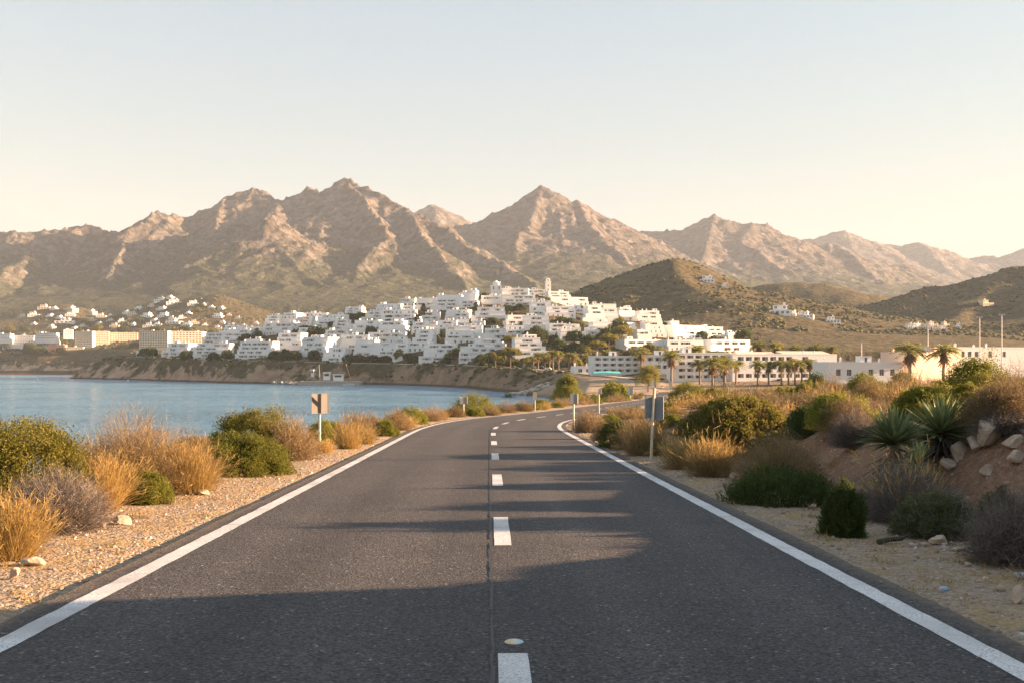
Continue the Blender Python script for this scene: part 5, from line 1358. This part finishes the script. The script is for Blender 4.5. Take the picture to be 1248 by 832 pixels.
# chevron sign on the sea side verge
Y = 31.2; x = PX(389.5, Y); z = zat(x, Y); H = PZ(479, Y) - z; root = empty('chevron_sign', (x, Y, z), .42); post(root, H - .05, .042)
w = .24; ph = 24 / F * Y
a = panel(root, -.14, -.06, H - ph, w, ph, SIGNF); panel(root, .14, -.06, H - ph, w, ph, SIGNF)
mb = MB(); mb.box(-.045, .03, -.085, -.074, H - ph + .01, H - .01)
mb.add([(-.258, -.084, H - .09), (-.258, -.084, H - .21), (-.046, -.084, H - ph + .20), (-.046, -.084, H - ph + .33), (-.258, -.074, H - .09), (-.258, -.074, H - .21), (-.046, -.074, H - ph + .20), (-.046, -.074, H - ph + .33)], [(0, 1, 2, 3), (7, 6, 5, 4), (0, 4, 5, 1), (1, 5, 6, 2), (2, 6, 7, 3), (3, 7, 4, 0)])
part('black_stroke', mb.mesh('black_stroke', [SIGNB]), root)
mb = MB(); mb.box(-.26, .26, -.04, -.02, H - .12, H - .08); mb.box(-.26, .26, -.04, -.02, H - ph + .1, H - ph + .14); part('bracket', mb.mesh('bracket', [GALV]), root)
tag(root, 'square grey road sign with black branching stroke on the sea side verge', 'road sign')
# grey blue sign seen from behind on the inland verge
Y = 27.2; x = PX(793, Y); z = zat(x, Y); H = PZ(472.5, Y) - z; root = empty('road_sign', (x, Y, z), 0); post(root, H, .04, POSTY, .10)
ph = 28 / F * Y; panel(root, -.03, .06, PZ(509, Y) - z, .24, ph, BLUEG, .25); panel(root, .23, .05, PZ(511, Y) - z, .25, ph, BLUEG, -.35)
mb = MB(); mb.tube([(.10, 0, H - .14), (.22, .02, H - .06), (.34, .05, H + .08)], .012, 6); part('rod', mb.mesh('rod', [GALV]), root)
tag(root, 'leaning post with two blue grey sign backs on the inland verge', 'road sign')
def small_sign(px, ytop, Y, label, panels, name='small_sign', pm=None):
    x = PX(px, Y); z = zat(x, Y); H = PZ(ytop, Y) - z; root = empty(name, (x, Y, z), 0); post(root, H, .05, pm)
    for (dx, w_, h_, mat, rz) in panels: panel(root, dx, -.07, H - h_ - .02, w_, h_, mat, rz)
    return tag(root, label, 'road sign', 'small roadside signs and posts')
small_sign(565, 483, 79, 'small double plate sign before the big round sea side bush', [(-.17, .26, .55, SWHITE, .3), (.17, .26, .55, SIGNF, -.3)])
small_sign(652, 477, 100, 'sunlit yellowish post with a small plate past the bend on the sea side', [(.0, .42, .8, POSTY, .1)], pm=POSTY)
small_sign(699, 479, 50.5, 'slim post with two narrow plates inside the bend', [(-.09, .15, .5, SWHITE, .1), (.12, .2, .5, SIGNF, -.5)])
small_sign(730, 473, 75, 'plain pale post without wide plate inside the bend', [(.1, .16, .4, POSTY, -.3)], pm=POSTY)
small_sign(768, 471, 97, 'post with two pale plates beside the farther straight', [(-.13, .2, .75, SWHITE, .1), (.16, .26, .8, POSTY, -.4)], pm=POSTY)
small_sign(818, 464, 237, 'lone cream post where the far road bends inland', [(-.15, .8, 1.9, POSTY, .1)], pm=POSTY)
small_sign(797, 463, 318, 'twin post sign under the bushy tree at the road end', [(-.5, .8, 2.0, SWHITE, .1), (.45, .5, 2.2, SIGNF, -.3)])
# flood light masts
for px, top, Y, yb, lab in ((1194, 387, 360, 440, 'tall floodlight mast with a wide head, the seaward one of the tall pair'), (1221, 384, 360, 440, 'tallest floodlight mast, inland one of the tall pair'), (1131, 400, 380, 440, 'thin mast rising before the hillside villa cluster'), (1050, 418, 340, 445, 'short thin flue mast on the white villa roof')):
    x = PX(px, Y); z = min(zat(x, Y), PZ(yb, Y)); H = PZ(top, Y) - z; root = empty('light_mast', (x, Y, z)); mb = MB(); mb.tube([(0, 0, -.5), (0, 0, H * .5), (0, 0, H)], [.26, .2, .14], 8); part('pole', mb.mesh('pole', [SWHITE]), root)
    if px > 1140:
        mb = MB(); mb.box(-1.1, 1.1, -.12, .12, H - .15, H + .05)
        for sx in (-.85, -.3, .3, .85): mb.box(sx - .2, sx + .2, -.3, .3, H + .053, H + .35)
        part('lamp_head', mb.mesh('lamp_head', [GALV]), root)
    tag(root, lab, 'light mast')

# rocks
def rockmat():
    m, nt, b = new_mat('pale_rock'); P = nt.nodes.new('ShaderNodeTexCoord').outputs['Object']
    n = noise(nt, 3.0, 7, .65, P, .6); n2 = noise(nt, 14.0, 5, .7, P)
    r = ramp(nt, n.outputs[0], [(.3, (.27, .19, .13)), (.5, (.42, .32, .24)), (.7, (.56, .47, .38))]); nt.links.new(r.outputs[0], b.inputs['Base Color'])
    b.inputs['Roughness'].default_value = .92; bump(nt, math_n(nt, 'ADD', n.outputs[0], math_n(nt, 'MULTIPLY', n2.outputs[0], .4)), .7, .05, b); return m
ROCK = rockmat(); GREYROCK = simple('grey_rock', (.40, .35, .30), .95, .3, 6)
import bmesh
def ico(sub):
    bm = bmesh.new(); bmesh.ops.create_icosphere(bm, subdivisions=sub, radius=1); V = np.array([v.co[:] for v in bm.verts]); T = np.array([[v.index for v in f.verts] for f in bm.faces]); bm.free(); return V, T
IV, IT = ico(3); IV2, IT2 = ico(2); IV1, IT1 = ico(1)
def rock_mesh(seed, sc, V=IV, T=IT, mat=None, cuts=11):
    rg = np.random.default_rng(seed); P = V.copy()
    for _ in range(cuts):
        n = unit(rg.normal(size=3)); d = rg.uniform(.38, .8); k = P @ n; P = np.where((k > d)[:, None], P - (k - d)[:, None] * n * .92, P)
    P = P * (1 + .10 * fbm(V[:, 0] * 2.3 + seed, V[:, 1] * 2.3 + V[:, 2] * 1.7, 4, seed))[:, None]
    return mesh_np('rock', P * sc, T, mat or ROCK, smooth=False)
ROCKS = [(149,639,22,13,'pale flat topped boulder on the gravel under the dark twig mound'),(124,642,10,9,'small tan stone beside the flat topped boulder'),(15,706,17,14,'rounded yellowish stone at the edge by the golden grass'),(36,690,26,14,'broad low sunlit stone behind the rounded yellow one'),(285,579,13,12,'round tan stone at the foot of the domed green shrub'),(172,612,11,9,'pale stone at the foot of the small bright green bush'),(247,603,12,7,'flat pale stone before the tall golden grass'),
 (1215,541,44,33,'biggest rounded boulder on top of the red soil bank'),(1186,535,38,26,'tan boulder leaning against the biggest one'),(1171,560,26,22,'rough boulder lower down beside the agave skirt'),(1192,549,26,20,'brown boulder filling the gap under the biggest one'),(1160,573,20,16,'lowest dark boulder of the bank outcrop'),(1206,578,18,13,'white stone lying on the red soil slope'),(1238,545,26,18,'pale stone beside the biggest boulder at the edge'),(1240,566,24,16,'pale ledge stone sunk in the red slope'),
 (1146,664,24,15,'tan rounded stone beside the fallen branch and small rubble'),(1198,682,18,16,'grey white stone by the bare twig bush'),(1186,668,13,8,'pale stone amid the rubble heap'),(1245,735,22,22,'round tan stone at the very edge by the gravel'),(1222,720,11,9,'white pebble sized stone near the round edge stone'),(1180,690,10,6,'thin white chip under the grey white stone'),(1170,672,12,9,'small brown stone within the rubble heap'),
 (898,585,14,10,'white stone before the tawny bush'),(880,581,12,9,'small white stone at the foot of the round straw dome'),(992,619,12,6,'flat pale stone behind the verge weeds')]
for i, (px, yb, w_, h_, lab) in enumerate(ROCKS):
    Y = cast(px, yb, 5, 200); Y = Y or 14; W = w_ / F * Y; H = h_ / F * Y
    o = link('rock', rock_mesh(i + 3, (W * .6, W * .54, H * .66)), None, (PX(px, Y), Y + W * .3, zat(PX(px, Y), Y + W * .3) + H * .38)); o.rotation_euler = (0, 0, i * 1.1)
    tag(o, lab, 'rock', 'loose rocks along the road')
# fallen branch, litter
Y = cast(1090, 662, 5, 60); x, z = PX(1090, Y), zat(PX(1090, Y), Y)
mb = MB(); mb.tube([(-.22, -.05, .03), (-.08, 0, .05), (.1, .03, .06), (.21, .08, .10)], [.035, .03, .028, .015], 7); mb.tube([(-.02, .0, .05), (.08, -.06, .09)], [.014, .006], 5)
tag(link('branch', mb.mesh('branch', [simple('charred_wood', (.045, .038, .035), .9, .3, 20)]), None, (x, Y, z)), 'dark fallen branch lying on the gravel between two bushes', 'branch')
Y = cast(1147, 718, 5, 60); x, z = PX(1147, Y), zat(PX(1147, Y), Y); mb = MB(); mb.frustum(0, 0, 0, .05, .03, .026, 10); mb.frustum(0, 0, .05, .068, .026, .012, 10); mb.frustum(0, 0, .068, .08, .013, .013, 8)
o = tag(link('bottle_piece', mb.mesh('bottle_piece', [simple('pale_blue_plastic', (.28, .42, .60), .3)]), None, (x, Y, z)), 'pale blue crushed plastic bottle top on the gravel shoulder', 'litter'); o.rotation_euler = (1.2, .3, .5)
Y = cast(1228, 698, 5, 60); x, z = PX(1228, Y), zat(PX(1228, Y), Y)
o = tag(link('plastic_bag', rock_mesh(77, (.11, .06, .05), IV2, IT2, simple('clear_plastic', (.42, .45, .48), .25), 12), None, (x, Y - .25, z + .04)), 'crumpled clear plastic under the bare grey twig bush', 'litter')
# pale oval blotch lying flat on the asphalt
Y = 1210 * 1.8 / (782 - 478); x = PX(626.5, Y); mb = MB(); mb.frustum(0, 0, 0, .006, .07, .06, 20); m_, nt_, b_ = new_mat('pale_leaf_stain')
g_ = nt_.nodes.new('ShaderNodeTexCoord'); sx_ = N(nt_, 'ShaderNodeSeparateXYZ'); nt_.links.new(g_.outputs['Generated'], sx_.inputs[0]); r_ = ramp(nt_, sx_.outputs[0], [(.3, (.55, .42, .24)), (.55, (.56, .52, .40)), (.85, (.30, .48, .55))]); nt_.links.new(r_.outputs[0], b_.inputs['Base Color'])
tag(link('road_stud', mb.mesh('road_stud', [m_]), None, (x, Y, float(road_z(Y)) + .004)), 'flat oval pale yellow and blue stud on the asphalt before a centre dash', 'road stud')

# jetty with boulders, sailing boat, beach huts, pole
x0, x1 = PX(333, 655), PX(432, 640)
def quay_box(a, b, Y0, Y1, z1, mat, name, label, kind=None):
    mb = MB(); mb.box(a, b, Y0, Y1, -2, z1); mb.box(a - .3, b + .3, Y0 - .3, Y1, z1 + .003, z1 + .35)
    return tag(link(name, mb.mesh(name, [mat])), label, 'jetty')
quay_box(PX(366, 640), PX(440, 640), 632, 652, 1.7, CONC, 'jetty', 'low stone jetty along the foot of the headland')
rj = np.random.default_rng(31); mbv = []; mbt = []; 
for i in range(26):
    px = 333 + i * 1.55 + rj.uniform(-.6, .6); Y = rj.uniform(634, 648) if i > 12 else rj.uniform(644, 656)
    o = link('jetty_rock', rock_mesh(200 + i % 5, (1, 1, 1), IV2, IT2, CONC) if i < 5 else bpy.data.objects['jetty_rock' if i % 5 == 0 else f'jetty_rock.{i % 5:03d}'].data, None, (PX(px, Y), Y, rj.uniform(.3, 1.5)))
    s = rj.uniform(.9, 1.9); o.scale = (s, s, s * .8); o.rotation_euler = (rj.uniform(0, 3), 0, rj.uniform(0, 6)); tag(o, f'sunlit armour rock at the jetty end, {ordinal(i + 1)} counting from its tip', 'rock', 'armour rocks of the jetty')
for i in range(34):
    px = 622 + (i % 17) * 2.9 + rj.uniform(-1, 1); Y = 446 + (i // 17) * 9 - (px - 622) * .35 + rj.uniform(-2, 2); xx = PX(px, Y)
    o = link('shore_rock', bpy.data.objects[f'jetty_rock.{1 + i % 4:03d}'].data, None, (xx, Y, max(.2, zat(xx, Y)) + .3)); s = rj.uniform(.7, 1.5); o.scale = (s, s, s * .8); o.rotation_euler = (rj.uniform(0, 3), 0, rj.uniform(0, 6))
    tag(o, f"reddish rock on the inner bay shore, {ordinal(i % 17 + 1)} in the {'water' if i < 17 else 'upper'} line", 'rock', 'rocks on the inner bay shore')
Y = 626; root = empty('sailing_boat', (PX(425, Y), Y, 0), .05); HULLW = simple('boat_white', (.7, .68, .64), .4); mb = MB(); prof = [(-3.4, .55, .9), (-2, .95, .8), (0, 1.1, .8), (2, .85, .95), (3.5, .04, 1.25)]
V = []; 
for (xx, hw, zt) in prof: V += [(xx, -hw, zt), (xx, -hw * .55, -.3), (xx, hw * .55, -.3), (xx, hw, zt)]
mb.add(V, [(4 * i + j, 4 * i + j + 1, 4 * i + j + 5, 4 * i + j + 4) for i in range(4) for j in range(3)] + [(0, 3, 2, 1)] + [(4 * i, 4 * i + 4, 4 * i + 7, 4 * i + 3) for i in range(4)]); part('hull', mb.mesh('hull', [HULLW]), root)
mb = MB(); mb.box(-1.4, 1.0, -.5, .5, .85, 1.5); mb.box(-1.1, .7, -.53, -.5, 1.05, 1.35, 1); part('cabin', mb.mesh('cabin', [HULLW, DARKW]), root)
mb = MB(); mb.tube([(2.2, 0, .9), (.2, 0, 7), (-1.7, 0, 13.2)], [.34, .3, .24], 6); part('mast', mb.mesh('mast', [simple('varnished_mast', (.50, .25, .13), .5, .1)]), root); mb = MB(); mb.tube([(1.6, 0, 2.2), (-2.4, 0, 1.9)], .07, 6); part('boom', mb.mesh('boom', [WOOD]), root)
tag(root, 'small white sailing boat with tilted bare mast by the beach', 'boat')
Y = 640; root = empty('pole', (PX(390, Y), Y, 1.7)); mb = MB(); mb.tube([(0, 0, 0), (-.6, 0, 11)], [.24, .17], 6); part('shaft', mb.mesh('shaft', [GALV]), root); mb = MB(); mb.box(-.9, -.3, -.2, .2, 11, 11.25); part('lamp_head', mb.mesh('lamp_head', [GALV]), root); tag(root, 'thin leaning lamp pole on the stone jetty', 'lamp pole')
for i, (a, b_, yb, yt, lb) in enumerate([(394, 402, 459, 453, 'white kiosk with flat canopy on the jetty'), (406, 418, 460, 455.5, 'low white beach bar with open front beside the kiosk'), (379, 382, 455, 450, 'slim white hut above the jetty')]):
    Y = 648; w_ = (b_ - a) / F * Y; h_ = (yb - yt) / F * Y; root = empty('beach_hut', (PX((a + b_) / 2, Y), Y, PZ(yb, Y))); mb = MB(); mb.box(-w_ / 2, w_ / 2, 0, 3, -2, h_ * .8); part('wall', mb.mesh('wall', [WHITE]), root)
    mb = MB(); mb.box(-w_ / 2 - .3, w_ / 2 + .3, -1, 3.3, h_ * .8 + .003, h_); part('roof', mb.mesh('roof', [WHITE]), root); mb = MB()
    mb.box(-w_ * .35, w_ * .35, -.02, .0, h_ * .2, h_ * .65); part('opening', mb.mesh('opening', [SHADEW]), root); tag(root, lb, 'hut')  # flat dark panel on the wall, painted as the shade inside
for i, (px, py) in enumerate([(46, 463.5), (156, 464)]):
    Y = 18150 / (py - 440); root = empty('buoy', (PX(px, Y), Y, 0)); mb = MB(); mb.frustum(0, 0, -.3, .5, .7, .8, 10); mb.frustum(0, 0, .5, 1.0, .8, .2, 10); part('float', mb.mesh('float', [HULLW]), root); mb = MB(); mb.tube([(0, 0, .9), (0, 0, 1.9)], .06, 6); part('pin', mb.mesh('pin', [GALV]), root)
    tag(root, ['white buoy on the water off the far cliff', 'white buoy on the water off the headland'][i], 'buoy')

# promenade road along the terrace edge, parked cars
def drape(pts, w, mat, name, label, dz=.25):
    P = []
    for px, py, Y in pts: P.append((PX(px, Y), Y))
    P = np.array(P); d = np.hypot(*np.diff(P, axis=0).T); c = np.concatenate([[0], np.cumsum(d)]); s = np.arange(0, c[-1], 4.0); x = np.interp(s, c, P[:, 0]); y = np.interp(s, c, P[:, 1])
    x = np.convolve(np.pad(x, 6, 'edge'), np.ones(13) / 13, 'valid'); y = np.convolve(np.pad(y, 6, 'edge'), np.ones(13) / 13, 'valid')
    tx, ty = np.gradient(x), np.gradient(y); L_ = np.hypot(tx, ty); nx, ny = -ty / L_, tx / L_
    z = height(x, y); z = np.convolve(np.pad(z, 8, 'edge'), np.ones(17) / 17, 'valid') + dz
    n = len(x); A = np.stack([x + nx * w / 2, y + ny * w / 2, z], 1); B = np.stack([x - nx * w / 2, y - ny * w / 2, z], 1); i = np.arange(n - 1)
    A2, B2 = A - [0, 0, 1.6], B - [0, 0, 1.6]
    q = np.concatenate([np.stack([a_ + i, b2 + i, b2 + i + 1, a_ + i + 1], 1) for a_, b2 in ((0, n), (2 * n, 0), (n, 3 * n))])
    return tag(link(name, mesh_np(name, np.concatenate([A, B, A2, B2]), q, mat)), label, name.replace('_', ' '), kind='structure')
drape(TERR, 5.0, CONC, 'promenade', 'pale promenade along the terrace edge under the white town')
CARC = [(.6, .6, .6), (.5, .5, .52), (.06, .07, .09), (.62, .6, .57), (.25, .05, .04), (.55, .56, .58)]
def car_proto(i):
    root = empty('parked_car'); m = simple(f'car_paint_{i}', CARC[i], .3, .03); mb = MB()
    prof = [(-2.1, .35), (-2.1, .85), (-1.5, .95), (-.9, 1.45), (.7, 1.45), (1.3, .98), (2.1, .82), (2.15, .35)]; n = len(prof)
    V = [(x, -.85 if z < 1.2 else -.68, z) for x, z in prof] + [(x, .85 if z < 1.2 else .68, z) for x, z in prof]
    mb.add(V, [(k, (k + 1) % n, n + (k + 1) % n, n + k) for k in range(n)]); mb.add(V, [(0, 1, 2, 7), (2, 5, 6, 7), (2, 3, 4, 5), (8, 15, 10, 9), (10, 15, 14, 13), (10, 13, 12, 11)]); part('body', mb.mesh('body', [m]), root)
    mb = MB(); mb.add([(-1.35, -.83, 1.0), (1.15, -.83, 1.0), (.68, -.71, 1.4), (-.88, -.71, 1.4)], [(0, 1, 2, 3)]); mb.add([(-1.35, .83, 1.0), (1.15, .83, 1.0), (.68, .71, 1.4), (-.88, .71, 1.4)], [(3, 2, 1, 0)]); part('window', mb.mesh('window', [DARKW]), root)
    for sx in (-1.3, 1.35):
        for sy in (-.8, .8):
            w_ = MB(); w_.frustum(0, 0, -.1, .1, .34, .34, 14); w_.frustum(0, 0, .1, .11, .2, .18, 10); o = part('wheel', w_.mesh('wheel', [SIGNB]), root, (sx, sy, .34)); o.rotation_euler = (math.pi / 2 * (1 if sy < 0 else -1), 0, 0)
    return root
for i, (px, py, lab) in enumerate([(641, 447.5, 'white parked car nearest the sea below the pines'), (651, 449, 'silver parked car second along the promenade'), (659, 448.5, 'dark parked car between two pale ones under the palms'), (668, 450.5, 'pale parked car beneath the palm trunks'), (634, 446.5, 'small red parked car hidden behind the white one'), (700, 452, 'light grey parked car by the white annexe')]):
    Y = cast(px, py, 455, 700) or 520; o = car_proto(i); xx = PX(px, Y); o.location = (xx, Y, zat(xx, Y)); o.rotation_euler = (0, 0, -.8 + .1 * i); tag(o, lab, 'car', 'cars parked by the promenade')

# ------------------------------------------------------------------ uncountable ground cover
rs = np.random.default_rng(99)
def scatter(name, x, y, z, sx, sz, V, T, mats, label, smooth=False):
    n = len(x); a = rs.uniform(0, 6.28, n); c, s = np.cos(a), np.sin(a)
    jit = 1 + rs.normal(0, .16, (n, len(V)))
    P = V[None] * jit[..., None] * np.stack([sx, sx * rs.uniform(.7, 1.2, n), sz], 1)[:, None]
    X = P[..., 0] * c[:, None] - P[..., 1] * s[:, None] + x[:, None]; Yy = P[..., 0] * s[:, None] + P[..., 1] * c[:, None] + y[:, None]; Z = P[..., 2] + z[:, None]
    VV = np.stack([X, Yy, Z], -1).reshape(-1, 3); TT = (T[None] + (np.arange(n) * len(V))[:, None, None]).reshape(-1, T.shape[1])
    return tag(link(name, mesh_np(name, VV, TT, mats, smooth=smooth)), label, name.replace('_', ' '), kind='stuff')
def pebmat():
    m, nt, b = new_mat('pebbles'); g = nt.nodes.new('ShaderNodeNewGeometry'); r = ramp(nt, g.outputs['Random Per Island'], [(0, (.17, .13, .10)), (.4, (.30, .235, .18)), (.8, (.38, .31, .24)), (1, (.54, .48, .42))]); nt.links.new(r.outputs[0], b.inputs['Base Color']); b.inputs['Roughness'].default_value = .95; return m
PEB = pebmat()
# gravel on both verges and stones on the bank
y = 5.5 * (60 / 5.5) ** rs.random(15000); sd_ = rs.random(15000) < .5; d = np.where(sd_, rs.random(15000) ** 1.3 * 6.0 + .05, rs.random(15000) ** 1.3 * 5.0 + .05)
x = np.where(sd_, road_x(y) + RR + d, road_x(y) - RL - d); s_ = .004 + .0006 * y * rs.uniform(.3, 1, 15000) + .026 * rs.random(15000) ** 7
scatter('gravel', x, y, height(x, y) + s_ * .1, s_, s_ * .7, IV1, IT1, PEB, 'loose gravel and small stones on both verges')
n = 2600; y = rs.uniform(8, 34, n); d = rs.uniform(2.5, 7, n); x = road_x(y) + RR + d; s_ = .012 + .05 * rs.random(n) ** 4
scatter('rubble', x, y, height(x, y) + s_ * .2, s_, s_ * .75, IV1, IT1, PEB, 'small pale rubble strewn over the soil bank')
n = 260; y = rs.normal(11.6, .42, n); x = 5.55 + rs.normal(0, .45, n); s_ = .010 + .045 * rs.random(n) ** 3
scatter('rubble', x, y, height(x, y) + s_ * .25, s_, s_ * .75, IV1, IT1, PEB, 'heap of pale broken stones at the foot of the bank')
# sparse weeds
def blades(name, n, ylo, yhi, dl, dr, h, mat, label, per=14):
    y = ylo * (yhi / ylo) ** rs.random(n); side = rs.random(n) < .5; d = np.where(side, rs.uniform(*dr, n), rs.uniform(*dl, n)); x = np.where(side, road_x(y) + RR + d, road_x(y) - RL - d)
    keep = fbm(x / 1.6, y / 1.6, 3, 15) > .02; x, y = x[keep], y[keep]; n = len(x); z = height(x, y)
    P0 = np.repeat(np.stack([x, y, z], 1), per, 0) + rs.normal(size=(n * per, 3)) * [.06, .06, 0]; D = unit(rs.normal(size=(n * per, 3)) * [.6, .6, .2] + [0, 0, .8])
    v, q, _ = strands(P0, D, h * rs.uniform(.4, 1.2, n * per), .005 + h * .02, rs, 2, .2, .2, .8)
    tag(link(name, mesh_np(name, v, q, mat)), label, 'grass', kind='stuff')
blades('dry_grass', 2000, 6, 90, (.2, 5), (.25, 6), .12, GOLD, 'sparse dry grass on the gravel verges')
blades('dry_grass', 520, 11, 110, (1.6, 4.5), (1.8, 6), .36, GOLD, 'taller dry grass between the roadside shrubs', 22)
blades('dry_grass', 420, 9, 60, (1.2, 4.5), (1.0, 6), .24, BROWN, 'withered brown grass between the roadside shrubs', 22)
blades('weeds', 160, 6, 40, (.2, 2.5), (.2, 2.8), .07, GREEN, 'tiny green weeds along the asphalt edges', 20)
# low scrub over the hillsides
def hillscrub(n, ylo, yhi, ulo, uhi, s0, name, label, mask=None):
    y = ylo * (yhi / ylo) ** rs.random(n); u = rs.uniform(ulo, uhi, n); x = u * y; z = height(x, y); k = (z > 7) & (fbm(x / 45, y / 45, 3, 19) > -.18)
    if mask is not None: k &= mask(x, y)
    x, y, z = x[k], y[k], z[k]; s_ = s0 * rs.uniform(.5, 1.5, len(x)); return scatter(name, x, y, z + s_ * .15, s_, s_ * .7, IV1, IT1, SCRUBM, label)
SCRUBM = leafmat('hill_scrub', (.045, .045, .018), (.075, .07, .027), (.12, .105, .045), .0, .9)
hillscrub(9000, 860, 1450, -.05, .62, 1.7, 'hillside_scrub', 'dark scrub dotting the inland hills')
hillscrub(4500, 1350, 1950, -.55, -.15, 2.2, 'hillside_scrub', 'dark scrub dotting the hill across the bay')
hillscrub(2600, 500, 960, -.42, .26, 1.3, 'hillside_scrub', 'low green scrub between the white town blocks')
n = 5200; y = 440 * (860 / 440) ** rs.random(n); sdn = rs.uniform(4, 44, n); x = rs.uniform(-.47, .10, n) * y; sdv_ = shore_sd(x, y); z = height(x, y)
k = (sdv_ > 8) & (sdv_ < 60) & (z > np.where(y > 690, 8.0, 2.6)) & (z < 19) & (fbm(x / 26 + y / 40, y / 60 - x / 50, 3, 23) > -.12); x, y, z = x[k], y[k], z[k]; s_ = rs.uniform(.6, 2.0, len(x))
scatter('bank_scrub', x, y, z + s_ * .1, s_, s_ * .55, IV1, IT1, SCRUBM, 'dark green scrub covering the bank below the promenade')
hillscrub(900, 250, 480, .12, .60, 1.0, 'heath_scrub', 'low scrub on the flat around the hotel')
import re
# ------------------------------------------------------------------ air, light, camera
SUN_EL, SUN_AZ = math.radians(12.0), math.radians(5.0)   # azimuth: ahead of the +X axis
def haze():
    m = bpy.data.materials.new('haze_air'); m.use_nodes = True; nt = m.node_tree
    for n in list(nt.nodes):
        if n.type == 'BSDF_PRINCIPLED': nt.nodes.remove(n)
    pv = nt.nodes.new('ShaderNodeVolumePrincipled')
    pv.inputs['Color'].default_value = (.70, .80, .92, 1); pv.inputs['Density'].default_value = 6e-5; pv.inputs['Anisotropy'].default_value = 0
    nt.links.new(pv.outputs[0], nt.nodes['Material Output'].inputs['Volume'])
    mb = MB(); mb.box(-3200, 4150, -420, 7700, -60, 1000)
    o = link('haze', mb.mesh('haze', [m])); tag(o, kind='stuff')
    o.display_type = 'WIRE'
haze()
w = bpy.data.worlds.new('World'); scene.world = w; w.use_nodes = True
nt = w.node_tree; bg = nt.nodes['Background']
sky = nt.nodes.new('ShaderNodeTexSky'); sky.sky_type = 'NISHITA'; sky.sun_disc = False
sky.sun_elevation = SUN_EL; sky.sun_rotation = math.radians(90) - SUN_AZ
sky.altitude = 0; sky.air_density = 2.2; sky.dust_density = .5; sky.ozone_density = 1.6
# constant pale blue mixed in, added to even out the clear sky's gradient
nt.links.new(mixc(nt, .66, sky.outputs[0], (1.38, 1.76, 2.44)), bg.inputs['Color']); bg.inputs['Strength'].default_value = .05
sd_ = Vector((math.cos(SUN_AZ) * math.cos(SUN_EL), math.sin(SUN_AZ) * math.cos(SUN_EL), math.sin(SUN_EL)))
L = bpy.data.lights.new('sun', 'SUN'); L.energy = 5.0; L.angle = math.radians(.5); L.color = (1.0, .64, .38)
lo = bpy.data.objects.new('sun', L); COL.objects.link(lo); lo.rotation_euler = sd_.to_track_quat('Z', 'Y').to_euler(); lo.location = (60, 0, 60)

cam = bpy.data.cameras.new('camera'); cam.sensor_width = 36; cam.lens = 36 * F / 1248; cam.shift_y = 24 / 1248
cam.clip_start = .1; cam.clip_end = 30000
co = bpy.data.objects.new('camera', cam); COL.objects.link(co); co.location = (0, 0, EYE); co.rotation_euler = (math.radians(90), 0, 0)
scene.camera = co
vs = scene.view_settings; vs.view_transform = 'Standard'; vs.look = 'None'; vs.gamma = 1; vs.use_curve_mapping = False; vs.exposure = 2.64
cy = scene.cycles
cy.max_bounces = 5; cy.diffuse_bounces = 2; cy.glossy_bounces = 2; cy.transmission_bounces = 2; cy.volume_bounces = 0; cy.transparent_max_bounces = 6
cy.use_denoising = True; cy.use_adaptive_sampling = True; cy.adaptive_threshold = .012
cy.sample_clamp_indirect = 6

# tidy: prototypes that were never placed
dead = []
for o in list(COL.objects):
    if o.parent is None and o.type == 'EMPTY' and 'label' not in o: dead += list(o.children_recursive) + [o]
for o in dead: bpy.data.objects.remove(o)
for o in COL.objects:
    if 'label' in o and len(re.findall(r"[A-Za-z0-9][A-Za-z0-9'\u2019-]*", o['label'])) > 16: print('LONG', o.name, o['label'])
